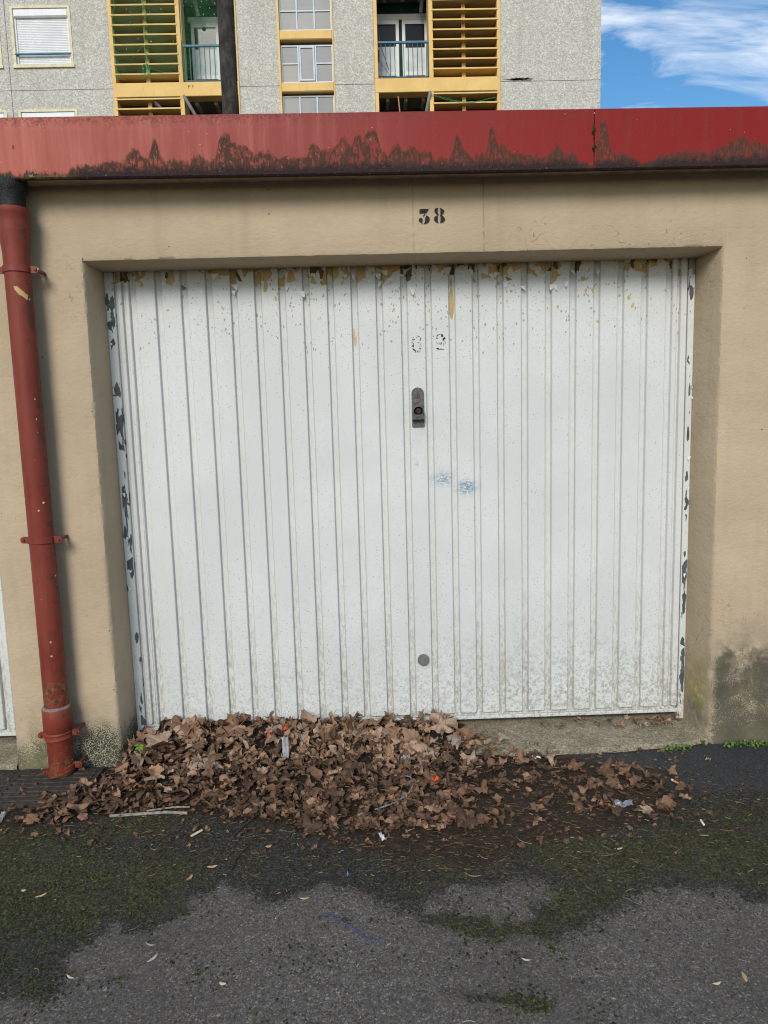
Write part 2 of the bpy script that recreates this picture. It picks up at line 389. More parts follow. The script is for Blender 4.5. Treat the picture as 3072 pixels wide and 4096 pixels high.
def m_door(frame=False):
    k = NT('flaking_frame_paint' if frame else 'chalky_white_door_paint'); x, y, z = k.xyz()
    col = k.mix(k.step(k.noise(3.0, 4), 0.3, 0.7), (0.55, 0.562, 0.548), (0.61, 0.62, 0.606))
    col = k.mix(k.mul(k.step(k.noise(40, 5, 0.7, k.vs(k.pos(), (1, 1, 0.12))), 0.5, 0.8), 0.30), col, (0.56, 0.575, 0.565))
    # grey pepper specks in the chalked coat
    low = k.step(z, 0.95, 0.08); hi = k.step(z, 1.45, 1.95)
    patch = k.noise(6, 3)
    dens = k.add(0.09, k.mul(low, 0.28), k.mul(hi, 0.14), k.mul(k.sub(patch, 0.5), 0.55))
    v = k.vor(250); s1 = k.mul(k.step(v[0], 0.50, 0.30), k.m('LESS_THAN', k.xyz(v[1])[0], k.mul(dens, 0.9)))
    v2 = k.vor(105); s2 = k.mul(k.step(v2[0], 0.24, 0.14), k.m('LESS_THAN', k.xyz(v2[1])[1], k.mul(dens, 0.20)))
    col = k.mix(k.mul(s1, 0.55), col, (0.30, 0.305, 0.29))
    col = k.mix(k.mul(s2, 0.85), col, (0.085, 0.085, 0.08))
    # dirty foot, greener to the right
    fd = k.step(k.add(z, k.mul(k.sub(k.noise(9, 4), 0.5), 0.40)), 0.60, 0.08)
    fdr = k.mul(fd, k.step(x, -0.5, 0.7, 0.45, 1.0))
    grime = k.mul(fdr, k.step(k.noise(70, 5, 0.75), 0.42, 0.66))
    col = k.mix(k.mul(grime, 0.72), col, (0.23, 0.22, 0.155))
    bl = k.mul(k.step(z, 0.24, 0.07), k.step(k.noise(55, 4, 0.7), 0.62, 0.70), k.step(y, 0.190, 0.201))
    col = k.mix(k.mul(bl, 0.9), col, (0.035, 0.042, 0.025))
    # recessed grooves hold dirt
    gro = k.mul(k.step(y, 0.1975, 0.2015), k.step(k.noise(120, 4, 0.7, k.vs(k.pos(), (1, 1, 0.25))), 0.42, 0.64))
    col = k.mix(k.mul(gro, k.step(z, 0.9, 0.08, 0.12, 0.70)), col, (0.30, 0.285, 0.225))
    lk = onY(1672, 1640, 0.19)
    col = k.mix(k.mul(k.gauss(x, float(lk[0]), 0.075, z, float(lk[2])-.02, 0.13), k.step(k.noise(22, 3, 0.7), 0.40, 0.70), 0.30), col, (0.33, 0.32, 0.29))
    # blue spray smudges and rubbed mark
    b1 = onY(1772, 1915, 0.195); b2 = onY(1866, 1948, 0.195); b3 = onY(1668, 1858, 0.195)
    bf = k.step(k.noise(120, 2, 0.8, k.vs(k.pos(), (0.5, 1, 1))), 0.40, 0.56)
    bm_ = k.m('MAXIMUM', k.mul(k.gauss(x, float(b1[0]), 0.040, z, float(b1[2]), 0.026), 0.95), k.mul(k.gauss(x, float(b2[0]), 0.036, z, float(b2[2]), 0.026), 1.5))
    bm_ = k.m('MAXIMUM', bm_, k.mul(k.gauss(x, float(b3[0]), 0.007, z, float(b3[2]), 0.010), 0.7))
    col = k.mix(k.m('MINIMUM', k.mul(bm_, bf), 0.85), col, (0.115, 0.23, 0.31))
    # blistered, flaking top band
    wv = k.add(k.vs(k.pos(), (1, 1, 0.8)), 0) if False else k.pos()
    wob = k.n('ShaderNodeVectorMath'); wob.operation = 'ADD'
    nv = k.n('ShaderNodeTexNoise'); k.put(nv.inputs['Vector'], k.pos()); nv.inputs['Scale'].default_value = 35; nv.inputs['Detail'].default_value = 3
    k.put(wob.inputs[0], k.pos()); k.put(wob.inputs[1], k.vs(nv.outputs['Color'], (0.02, 0.02, 0.02)))
    wv = k.vs(wob.outputs[0], (1, 1, 0.55))
    c1 = k.vor(38, wv); c2 = k.vor(115, wv); c3 = k.vor(60, wv)
    top = k.step(k.add(z, k.mul(k.sub(k.noise(9, 2), 0.5), 0.10)), 1.955, 2.075)
    p1 = k.m('LESS_THAN', k.xyz(c1[1])[0], k.mul(top, k.step(k.noise(5.5, 1), 0.34, 0.60, 0.2, 0.85)))
    side = k.step(k.noise(1.7, 2), 0.35, 0.65, 0.4, 1.3)
    band = k.mul(k.step(z, 1.66, 1.86), k.step(z, 2.03, 1.93, 0.4, 1.0), k.step(k.noise(11, 3), 0.38, 0.62), side)
    p2 = k.mul(k.m('LESS_THAN', k.xyz(c2[1])[1], k.mul(band, 0.20)), k.step(c2[0], 0.42, 0.36))
    p3 = k.mul(k.m('LESS_THAN', k.xyz(c3[1])[2], k.mul(band, 0.045)), k.step(c3[0], 0.42, 0.36))
    gp = k.mul(k.step(k.noise(26, 3, 0.6, k.vs(k.pos(), (1, 1, 0.22))), 0.665, 0.69), k.step(y, 0.1965, 0.2005), k.step(z, 1.5, 1.9))
    t1 = onY(1806, 1215, 0.205)
    strip = k.step(k.add(k.gauss(x, float(t1[0]), 0.012, z, float(t1[2]), 0.075), k.mul(k.sub(k.noise(60, 2), 0.5), 0.3)), 0.42, 0.5)
    strip = k.mul(strip, k.step(y, 0.196, 0.200))
    peel = k.m('MAXIMUM', k.m('MAXIMUM', p1, p3), k.m('MAXIMUM', strip, gp))
    rnd = k.xyz(c1[1])[1]
    ochre = k.mix(k.step(k.noise(18, 3), 0.35, 0.65), (0.40, 0.285, 0.115), (0.47, 0.355, 0.165))
    ochre = k.mix(k.mul(k.m('GREATER_THAN', rnd, 0.72), k.step(z, 1.95, 2.02)), ochre, (0.10, 0.06, 0.035))
    if frame:
        fr = k.vor(58, k.vs(wob.outputs[0], (1.0, 1, 0.38)))
        lowf = k.step(k.noise(2.6, 2, 0.5, k.vec(x, 0.0, z)), 0.42, 0.60)
        fcut = k.m('LESS_THAN', k.xyz(fr[1])[0], k.mul(lowf, 0.85, k.step(z, 2.0, 1.85), k.m('MAXIMUM', k.gauss(x, -1.222, 0.013, 0.0, 0.0, 1.0), k.gauss(x, 1.217, 0.009, 0.0, 0.0, 1.0))))
        peel = k.m('MAXIMUM', fcut, k.mul(p1, 0.6)); ochre = k.mix(k.step(k.noise(45, 3), 0.35, 0.65), (0.052, 0.066, 0.072), (0.095, 0.11, 0.115))
    edge = k.m('MAXIMUM', k.mul(p2, 0.8), 0.0)
    col = k.mix(edge, col, (0.26, 0.22, 0.15))
    col = k.mix(peel, col, ochre)
    lo = onY(1694, 2640, 0.195); ring = k.mul(k.gauss(x, float(lo[0])+0.004, 0.03, z, float(lo[2])+0.02, 0.028), k.step(k.noise(50, 3), 0.5, 0.62))
    col = k.mix(k.mul(ring, 0.5), col, (0.45, 0.38, 0.24))
    h = k.add(k.mul(k.noise(190, 2, 0.7), 0.30), k.mul(k.noise(4.5, 2, 0.5, k.vs(k.pos(), (1, 1, 0.6))), 1.6))
    return k.done(col, 0.62, k.bump(h, 0.30, 0.004), 0.35)

def m_ground():
    k = NT('mossy_asphalt'); x, y, z = k.xyz()
    dark, moss, humus, tar = k.attr('dark'), k.attr('moss'), k.attr('humus'), k.attr('tar')
    rag = k.add(k.mul(k.sub(k.noise(24, 4, 0.7), 0.5), 0.85), k.mul(k.sub(k.noise(140, 3, 0.75), 0.5), 0.95))
    dk = k.step(k.add(dark, rag, k.mul(k.sub(k.noise(7, 3, 0.6), 0.5), 0.55)), 0.40, 0.60)
    v = k.vor(190); stone = k.xyz(v[1])[0]; v2 = k.vor(300); st2 = k.xyz(v2[1])[1]
    dry = k.ramp(k.add(k.mul(stone, 0.55), k.mul(st2, 0.45)), [(0.1, (0.048, 0.043, 0.037)), (0.45, (0.098, 0.088, 0.077)), (0.8, (0.148, 0.134, 0.118)), (0.97, (0.32, 0.295, 0.262))])
    dry = k.mix(k.mul(k.step(k.noise(1.6, 4), 0.35, 0.7), 0.4), dry, (0.064, 0.056, 0.048))
    glint = k.mul(k.m('GREATER_THAN', k.xyz(v2[1])[2], 0.968), k.step(v2[0], 0.40, 0.25))
    dry = k.mix(k.mul(glint, 0.6), dry, (0.36, 0.35, 0.33))
    wet = k.ramp(k.add(k.mul(stone, 0.6), k.mul(st2, 0.4)), [(0.1, (0.012, 0.012, 0.009)), (0.5, (0.036, 0.035, 0.028)), (0.85, (0.080, 0.077, 0.064)), (0.97, (0.15, 0.145, 0.13))])
    col = k.mix(dk, dry, wet)
    mo = k.mul(k.step(k.add(moss, k.mul(rag, 0.8), k.mul(k.sub(k.noise(9, 3), 0.5), 0.7)), 0.26, 0.58), k.step(k.noise(75, 3, 0.7), 0.38, 0.54))
    mcol = k.ramp(k.noise(110, 4, 0.7), [(0.32, (0.014, 0.014, 0.006)), (0.5, (0.050, 0.053, 0.016)), (0.68, (0.155, 0.160, 0.042))])
    col = k.mix(k.mul(mo, 0.85), col, mcol)
    hu = k.step(k.add(humus, rag), 0.35, 0.65)
    hcol = k.ramp(k.noise(60, 5, 0.75, k.vs(k.pos(), (0.6, 1.6, 1))), [(0.3, (0.013, 0.009, 0.006)), (0.52, (0.042, 0.027, 0.016)), (0.70, (0.105, 0.066, 0.036))])
    col = k.mix(hu, col, hcol)
    tr = k.step(k.add(tar, k.mul(rag, 0.5)), 0.35, 0.6)
    tcol = k.ramp(k.add(k.mul(stone, 0.5), k.mul(st2, 0.5)), [(0.1, (0.026, 0.026, 0.027)), (0.6, (0.050, 0.050, 0.051)), (0.95, (0.095, 0.093, 0.090))])
    dust = k.mul(k.step(k.noise(12, 4, 0.7), 0.60, 0.74), k.step(k.noise(160, 3, 0.7), 0.48, 0.6))
    tcol = k.mix(k.mul(dust, 0.5), tcol, (0.14, 0.13, 0.115))
    col = k.mix(tr, col, tcol)
    h = k.add(k.mul(k.noise(420, 1), 0.5), k.mul(stone, k.add(0.35, k.mul(dark, 0.8))), k.mul(k.noise(110, 2, 0.7), k.mul(dark, 1.1)))
    n = k.bump(h, k.step(dark, 0, 1, 0.40, 0.95), 0.006)
    rgh = k.add(k.step(dk, 0, 1, 0.92, 0.78), k.mul(tr, -0.12))
    return k.done(col, rgh, n, 0.25)

def m_apron():
    k = NT('worn_concrete'); x, y, z = k.xyz()
    v = k.vor(190); s = k.xyz(v[1])[0]
    col = k.ramp(k.add(k.mul(s, 0.45), k.mul(k.noise(14, 5, 0.7), 0.75)), [(0.25, (0.10, 0.084, 0.055)), (0.55, (0.215, 0.185, 0.125)), (0.8, (0.32, 0.28, 0.20)), (0.98, (0.50, 0.45, 0.35))])
    gr = k.mul(k.step(k.noise(5, 4), 0.45, 0.65), k.step(k.noise(60, 3), 0.4, 0.6))
    col = k.mix(k.mul(gr, 0.55), col, (0.075, 0.072, 0.030))
    h = k.add(k.mul(k.noise(160, 4, 0.7), 0.6), k.mul(k.noise(24, 4), 0.8))
    return k.done(col, 0.92, k.bump(h, 0.6, 0.006), 0.2)

def m_pipe():
    k = NT('chipped_red_pipe_paint'); x, y, z = k.xyz()
    col = k.mix(k.step(k.noise(5, 4), 0.3, 0.7), (0.160, 0.024, 0.015), (0.195, 0.036, 0.022))
    col = k.mix(k.mul(k.step(k.noise(1.3, 2), 0.4, 0.65), 0.5), col, (0.22, 0.050, 0.032))
    v = k.vor(62); rn = k.xyz(v[1])
    side = k.step(x, -1.50, -1.42, 0.35, 1.0)
    midb = k.step(k.noise(3.1, 2), 0.38, 0.6)
    chip = k.mul(k.m('LESS_THAN', rn[0], k.mul(side, midb, 0.08)), k.step(k.add(v[0], k.mul(k.sub(k.noise(160, 2), 0.5), 0.6)), 0.30, 0.22))
    col = k.mix(chip, col, (0.60, 0.53, 0.42))
    rim = k.mul(k.step(x, -1.452, -1.425), k.step(k.noise(16, 5, 0.75), 0.53, 0.58))
    col = k.mix(k.mul(rim, 0.9), col, (0.085, 0.038, 0.024))
    rust = k.mul(k.m('MAXIMUM', k.gauss(z, 0.355, 0.055, x, -1.47, 1.0), k.gauss(z, 0.045, 0.055, x, -1.43, 0.06)), k.step(k.noise(34, 5, 0.7), 0.46, 0.53))
    col = k.mix(rust, col, k.mix(k.step(k.noise(60, 3), 0.4, 0.6), (0.065, 0.026, 0.017), (0.19, 0.105, 0.04)))
    gst = k.step(k.noise(30, 3, 0.65, k.vs(k.pos(), (1, 1, 0.06))), 0.50, 0.72)
    col = k.mix(k.mul(gst, 0.40), col, (0.075, 0.018, 0.014))
    ye = onY(85, 1172, -0.12)
    yel = k.step(k.add(k.gauss(x, float(ye[0]), 0.022, k.add(z, k.mul(x, 0.9)), float(ye[2])+float(ye[0])*0.9, 0.016), k.mul(k.sub(k.noise(70, 3), 0.5), 0.9)), 0.5, 0.56)
    col = k.mix(yel, col, (0.52, 0.38, 0.15))
    col = k.mix(k.mul(k.step(k.noise(90, 4, 0.7), 0.66, 0.71), k.step(z, 0.35, 0.1), 0.7), col, (0.42, 0.34, 0.25))
    h = k.mul(k.noise(70, 3, 0.65), 0.5)
    return k.done(col, k.step(k.noise(20, 3), 0.35, 0.65, 0.42, 0.62), k.bump(h, 0.35, 0.005), 0.28)

def m_pebbledash():
    k = NT('grey_pebbledash'); x, y, z = k.xyz()
    v = k.vor(34); v2 = k.vor(15)
    f = k.add(k.mul(k.xyz(v[1])[0], 0.55), k.mul(k.noise(30, 4, 0.75), 0.7))
    col = k.ramp(f, [(0.2, (0.30, 0.29, 0.252)), (0.5, (0.435, 0.423, 0.372)), (0.75, (0.52, 0.508, 0.45)), (0.95, (0.66, 0.65, 0.585))])
    col = k.mix(k.mul(k.step(k.noise(3.0, 4, 0.6, k.vs(k.pos(), (1, 1, 0.12))), 0.42, 0.75), 0.30), col, (0.30, 0.28, 0.235))
    return k.done(col, 0.95, k.bump(v[0], 0.35, 0.015), 0.1)

def m_yellow():
    k = NT('ochre_yellow_concrete_paint')
    col = k.mix(k.step(k.noise(2.2, 4), 0.3, 0.7), (0.68, 0.455, 0.165), (0.75, 0.515, 0.205))
    st = k.noise(12, 5, 0.7, k.vs(k.pos(), (1, 1, 0.2)))
    col = k.mix(k.mul(k.step(st, 0.56, 0.75), 0.4), col, (0.40, 0.23, 0.07))
    return k.done(col, 0.8, k.bump(k.noise(25, 4), 0.2, 0.01), 0.2)

def leaf_mat(name, per_object):
    k = NT(name)
    r = k.xyz(k.n('ShaderNodeObjectInfo').outputs['Color'])[0] if per_object else k.attr('rnd')
    vein = k.attr('vein'); wet = k.attr('wet') if not per_object else None
    p = k.obj()
    col = k.ramp(r, [(0.0, (0.034, 0.019, 0.012)), (0.20, (0.105, 0.056, 0.031)), (0.42, (0.215, 0.118, 0.066)), (0.60, (0.31, 0.178, 0.103)), (0.76, (0.385, 0.265, 0.180)), (0.88, (0.275, 0.225, 0.185)), (1.0, (0.43, 0.235, 0.115))])
    blot = k.noise(2.6 if per_object else 40, 5, 0.7, p)
    col = k.mix(k.mul(k.step(blot, 0.48, 0.72), 0.6), col, (0.060, 0.033, 0.021))
    col = k.mix(k.mul(k.step(k.noise(9 if per_object else 130, 4, 0.7, p), 0.60, 0.70), 0.45), col, (0.030, 0.018, 0.012))
    col = k.mix(k.mul(vein, 0.40), col, (0.32, 0.20, 0.115))
    back = k.n('ShaderNodeNewGeometry').outputs['Backfacing']
    col = k.mix(k.mul(back, 0.35), col, (0.29, 0.205, 0.14))
    h = k.add(k.mul(vein, -0.6), k.mul(k.noise(5 if per_object else 70, 4, 0.65, p), 0.8))
    m = k.done(col, 0.72, k.bump(h, 0.45, 0.006), 0.3)
    return m
def rnd_mat(name, stops, rough=0.85, bumpscale=200):
    k = NT(name); c = k.ramp(k.attr('rnd'), stops)
    return k.done(c, rough, k.bump(k.noise(bumpscale, 3), 0.4, 0.003), 0.2)

STUCCO, FASCIA, DOORP, FRAMEP = m_stucco(), m_fascia(), m_door(), m_door(True)
GROUND, APRON, PIPE, PEBBLE, YELLOW = m_ground(), m_apron(), m_pipe(), m_pebbledash(), m_yellow()

# ================================================================== GROUND
def c5(x, y): return (x*1536/1659, 3100+y*1536/1659)
def c6(x, y): return (1536+x*1536/1659, 3100+y*1536/1659)
def gpoly(pts): return [tuple(onZ(u, v)[:2]) for u, v in pts]
dark_poly = gpoly([c5(-700, 980), c5(0, 960), c5(170, 970), c5(230, 930), c5(280, 800), c5(330, 745), c5(460, 700), c5(505, 640), c5(560, 690), c5(640, 680), c5(760, 620), c5(800, 530), c5(870, 515), c5(960, 460), c5(1060, 500), c5(1120, 545), c5(1190, 545), c5(1300, 520), c5(1400, 460), c5(1500, 500), c5(1640, 560),
    c6(60, 575), c6(150, 590), c6(200, 540), c6(330, 485), c6(480, 500), c6(590, 470), c6(690, 455), c6(735, 480), c6(700, 540), c6(640, 560), c6(640, 610), c6(540, 630), c6(390, 625), c6(300, 580), c6(190, 600), c6(180, 650), c6(380, 695), c6(600, 700), c6(780, 750), c6(800, 700), c6(870, 665), c6(960, 600), c6(1060, 520), c6(1170, 500), c6(1290, 490), c6(1400, 515), c6(1500, 490), c6(1600, 540), c6(1700, 545), c6(2300, 560),
    (5200, 2900), (-2500, 2980)])
small_dark = [(gpoly([c6(200, 915), c6(330, 925), c6(560, 940), c6(745, 975), c6(740, 1010), c6(640, 1035), c6(560, 1000), c6(400, 985)]), 0.75), (gpoly([c6(525, 755), c6(580, 750), c6(585, 785), c6(535, 785)]), .6),
    (gpoly([c5(480, 880), c5(550, 880), c5(550, 915), c5(490, 915)]), .5), (gpoly([c5(830, 800), c5(930, 790), c5(900, 860), c5(830, 850)]), .5), (gpoly([c5(1450, 600), c5(1540, 590), c5(1540, 660), c5(1470, 650)]), .55), (gpoly([c5(600, 700), c5(680, 700), c5(670, 740), c5(620, 740)]), .6),
    (gpoly([c5(1130, 1020), c5(1200, 1010), c5(1170, 1076), c5(1120, 1076)]), .6), (gpoly([c5(240, 990), c5(300, 985), c5(290, 1030), c5(245, 1030)]), .5), (gpoly([c5(1060, 620), c5(1150, 640), c5(1130, 690), c5(1070, 680)]), .45), (gpoly([c5(1230, 760), c5(1360, 740), c5(1350, 810), c5(1240, 810)]), .42)]
humus_poly = gpoly([(-700, 3330), (0, 3325), (300, 3290), (560, 3255), (800, 3250), (1080, 3310), (1400, 3390), (1600, 3450), (1900, 3460), (2150, 3380), (2450, 3310), (2700, 3270), (2760, 3180), (2560, 3110), (2380, 3020), (2200, 2985), (2000, 2955), (1800, 2890), (1700, 2840), (500, 2850), (470, 3060), (100, 3110), (-700, 3130)])
tar_poly = gpoly([(2180, 3010), (2480, 3010), (2850, 2975), (3072, 2960), (4600, 2900), (4600, 3120), (3072, 3165), (2800, 3170), (2600, 3110), (2400, 3050)])
tar_poly2 = gpoly([(-900, 3090), (120, 3095), (110, 3160), (40, 3215), (-900, 3240)])
moss_spots = [(c5(150, 480), .55, .30), (c5(550, 480), .55, .22), (c5(420, 560), .5, .2), (c5(700, 560), .4, .15), (c5(560, 210), .45, .16), (c5(30, 330), .5, .2), (c6(950, 370), .6, .2), (c6(800, 560), .5, .18), (c6(450, 660), .55, .2), (c6(1450, 330), .45, .3), (c6(640, 990), .7, .12), (c6(700, 690), .5, .12), (c6(300, 370), .35, .2), (c6(1550, 200), .4, .25), (c6(555, 765), .7, .05), (c5(200, 760), .3, .15), (c5(180, 930), .35, .1), (c5(520, 895), .6, .05), (c5(870, 830), .5, .08), (c5(1500, 620), .5, .07), (c5(1160, 1050), .6, .06), (c5(1290, 780), .5, .08)]
def masks(X, Y):
    dark = sstep(-0.105, 0.105, polydist(dark_poly, X, Y)+(fbm(X*9, Y*9, 5)-0.5)*0.06)
    for p, a in small_dark: dark = np.maximum(dark, a*sstep(-0.025, 0.03, polydist(p, X, Y)))
    dark = np.where(Y < -4, 0.25*fbm(X*2, Y*2, 3), dark)
    moss = np.zeros(np.shape(X))
    for (p, a, r) in moss_spots:
        q = onZ(*p); moss = np.maximum(moss, a*np.exp(-(((X-q[0])/r/1.25)**2+((Y-q[1])/r/0.8)**2)))
    moss = np.clip(moss*1.25+0.16*dark*fbm(X*3.5, Y*3.5, 61), 0, 1)*np.clip(dark*.75+.25, 0, 1)
    hum = sstep(-0.05, 0.06, polydist(humus_poly, X, Y)+(fbm(X*7, Y*7, 9)-0.5)*0.10)
    tar = np.maximum(sstep(-0.02, 0.03, polydist(tar_poly, X, Y)), sstep(-0.02, 0.03, polydist(tar_poly2, X, Y)))
    return dark, moss, hum, tar
def gz(X, Y):                                        # small relief of the asphalt
    fade = sstep(6, 2.5, np.hypot(X, Y))
    return fade*((fbm(X*2.2, Y*2.2, 21)-0.5)*0.012 + (fbm(X*24, Y*24, 33, 3)-0.5)*0.005)-0.003
xs = np.concatenate([np.array([-300, -120, -50, -25, -12, -7, -4.5, -3.2]), np.linspace(-2.3, 2.3, 280), np.array([3.2, 4.5, 7, 12, 25, 50, 120, 300])])
ys = np.concatenate([np.array([-300, -120, -50, -25, -12, -7, -4.5, -3.0, -2.3]), np.linspace(-1.9, 0.26, 190), np.array([0.6, 1.5, 4, 8, 14, 25, 60, 150, 300])])
GX, GY = np.meshgrid(xs, ys)
nx, ny = len(xs), len(ys)
me = bpy.data.meshes.new('ground')
idx = np.arange(nx*ny).reshape(ny, nx)
faces = np.stack([idx[:-1, :-1], idx[:-1, 1:], idx[1:, 1:], idx[1:, :-1]], -1).reshape(-1, 4)
me.from_pydata(np.stack([GX.ravel(), GY.ravel(), gz(GX, GY).ravel()], -1).tolist(), [], faces.tolist()); me.update()
for nm, a in zip(('dark', 'moss', 'humus', 'tar'), masks(GX.ravel(), GY.ravel())): fattr(me, nm, a)
me.materials.append(GROUND); me.polygons.foreach_set('use_smooth', [True]*len(me.polygons))
tag(link('ground', me), kind='structure')

# concrete threshold slabs between the piers (ragged front edge)
def slab(x0, x1, front):
    n = 90; X = np.linspace(x0, x1, n); rings = []
    for i, x in enumerate(X):
        f = front(x)+(fbm(x*14, 3.3, 4)-0.5)*0.03
        zt = 0.022+(fbm(x*5, 8.1, 2)-0.5)*0.006
        rings.append([(x, 0.32, -0.02), (x, 0.32, zt+0.012), (x, 0.12, zt+0.006+(fbm(x*9, 1, 7)-.5)*.004), (x, f+0.03, zt+(fbm(x*9, 2, 7)-.5)*.004), (x, f+0.008, zt-0.004), (x, f, zt-0.014), (x, f-0.002, -0.03)])
    return MB().sweep(rings)
q = onZ(2440, 2996, 0.012)
o = slab(-1.249, 1.249, lambda x: np.interp(x, [-1.25, 0.4, q[0], 1.10, 1.249], [-0.02, -0.055, q[1], -0.03, -0.006])).build('concrete_apron', APRON, smooth=True); tag(o, kind='structure')
o = slab(-4.1, -1.691, lambda x: -0.012).build('concrete_apron', APRON, smooth=True); tag(o, kind='structure')
o = slab(1.691, 4.1, lambda x: -0.012).build('concrete_apron', APRON, smooth=True); tag(o, kind='structure')

# ================================================================== GARAGE
H, DY = 2.054, 0.206
garage = thing('garage', (0, 0.1, 0), 'beige rendered lock-up garage number 38 with red fascia and white door', 'garage')
ez = lambda z, s: (fbm(z*16, s*3.7, s)-0.5)*0.006+(fbm(z*70, s*1.7, s+3)-0.5)*0.006
def pier(x0, x1):
    Z = np.concatenate([np.linspace(-0.03, H, 190), [H+.016, 2.2, 2.42]]); rings = []
    for z in Z:
        flare = 0.010*math.exp(-max(z, 0)/0.05)
        e0, e1 = ez(z, 1), ez(z, 2); up = 0.0 if z > H+.0005 else 1.0
        fy = (-flare+(fbm(z*5, 1.0, 8)-0.5)*0.006)*(1-float(sstep(1.8, 2.05, z)))
        if not up:
            rings.append([(x0, 0.34, z), (x0, 0.2, z), (x0, 0.0, z), (x0+.004, 0.0, z), (x0+0.016, 0, z), (x0+0.12, 0, z), ((x0+x1)/2, 0, z), (x1-0.12, 0, z), (x1-0.016, 0, z), (x1-.004, 0.0, z), (x1, 0.0, z), (x1, 0.2, z), (x1, 0.34, z)]); continue
        bx0, bx1 = (x0-.020 if x0 > 0 else x0-.008), (x1+.008 if x0 < 0 else x1+.020)
        rings.append([(bx0-flare*.5, 0.34, z), (bx0-flare*.5, 0.205, z), (x0-flare*.5+e0*.3, 0.016, z), (x0+0.006+e0*.6, 0.004+fy*.5+abs(e0)*.5, z), (x0+0.016, fy, z), (x0+0.12, fy+(fbm(z*6, 5, 1)-.5)*.004, z), ((x0+x1)/2, (fbm(z*6, 6, 1)-.5)*.004+fy, z), (x1-0.12, fy+(fbm(z*6, 7, 1)-.5)*.004, z), (x1-0.016, fy, z), (x1-0.006+e1*.6, 0.004+fy*.5+abs(e1)*.5, z), (x1+flare*.5+e1*.3, 0.016, z), (bx1+flare*.5, 0.205, z), (bx1+flare*.5, 0.34, z)])
    return MB().sweep(rings).build('pier', STUCCO, garage, smooth=True)
pier(-1.691, -1.25); pier(1.25, 1.691)
def lintel(x0, x1):
    X = np.linspace(x0, x1, 170); rings = []
    for x in X:
        e = ez(x+7, 5); fz = (fbm(x*4, 2.0, 3)-.5)*.004*float(sstep(0, .15, min(x-x0, x1-x)))
        rings.append([(x, 0.34, H), (x, 0.016, H+e*.3), (x, 0.004+abs(e)*.4, H+0.005+e*.5), (x, fz, H+0.016), (x, fz*1.4, H+0.1), (x, 0.0, 2.2), (x, 0.0, 2.42)])
    return MB().sweep(rings).build('lintel', STUCCO, garage, smooth=True)
lintel(-1.25, 1.25); lintel(-4.1, -1.691); lintel(1.691, 4.1)
MB().box(-4.1, 4.1, -0.105, 0.5, 2.334, 2.46).build('soffit', plain('soffit_paint', (0.37, 0.30, 0.21), 0.9, 0.18, 18, 0.3), garage)
MB().box(-4.1, 4.1, 0.50, 5.6, 2.30, 2.46).build('roof', plain('bitumen_felt', (0.05, 0.05, 0.05), 0.9), garage)
MB().box(-4.1, -3.95, 0.34, 5.5, 0, 2.3).box(3.95, 4.1, 0.34, 5.5, 0, 2.3).box(-3.95, 3.95, 5.4, 5.5, 0, 2.3).build('wall', STUCCO, garage)

# fascia: two folded sheets meeting in an open joint
stain_pts = []
for off, L in ((0, [(-900, 40), (0, 25), (60, 30), (130, 20), (200, 35), (300, 20), (450, 20), (480, 50), (560, 70), (650, 80), (750, 90), (820, 70), (850, 140), (875, 175), (900, 150), (930, 90), (1000, 130), (1015, 235), (1030, 130), (1060, 95), (1150, 90), (1240, 75), (1270, 110), (1310, 120), (1340, 90), (1420, 90), (1440, 225), (1480, 250), (1510, 170), (1540, 180), (1600, 150), (1655, 115)]),
    (1659, [(0, 110), (40, 140), (90, 135), (110, 105), (250, 95), (340, 100), (380, 170), (410, 140), (480, 125), (530, 150), (570, 215), (610, 150), (640, 150), (655, 235), (690, 150), (715, 170), (735, 240), (775, 240), (800, 140), (830, 110), (880, 120), (915, 165), (950, 110), (1010, 140), (1080, 110), (1110, 135), (1150, 80), (1280, 80), (1310, 210), (1340, 110), (1400, 80), (1510, 90), (1530, 290), (1545, 150), (1580, 160), (1655, 90)]),
    (3318, [(0, 95), (60, 100), (130, 100), (200, 70), (290, 130), (340, 100), (380, 100), (420, 60), (520, 15), (550, 20), (566, 120), (572, 285), (600, 275), (620, 110), (700, 100), (800, 50), (900, 30), (950, 60), (1050, 85), (1150, 95), (1250, 90), (1330, 110), (1400, 125), (1460, 175), (1520, 140), (1600, 130), (1659, 110), (2400, 120)])):
    stain_pts += [((off+a)/1.62, h/1.62) for a, h in L]
FY = -0.13
sx = [onY(u, 690, FY)[0] for u, h in stain_pts]; sh = [h*2.75/2840*1.0 for u, h in stain_pts]
ztop = lambda x: np.interp(x, [-1.457, 1.337], [2.533, 2.521]) if -1.46 < x < 1.34 else (2.533 if x < 0 else 2.521)
zbot = lambda x: np.interp(x, [-1.477, -.555, .391, 1.345], [2.322, 2.3155, 2.3125, 2.3125])
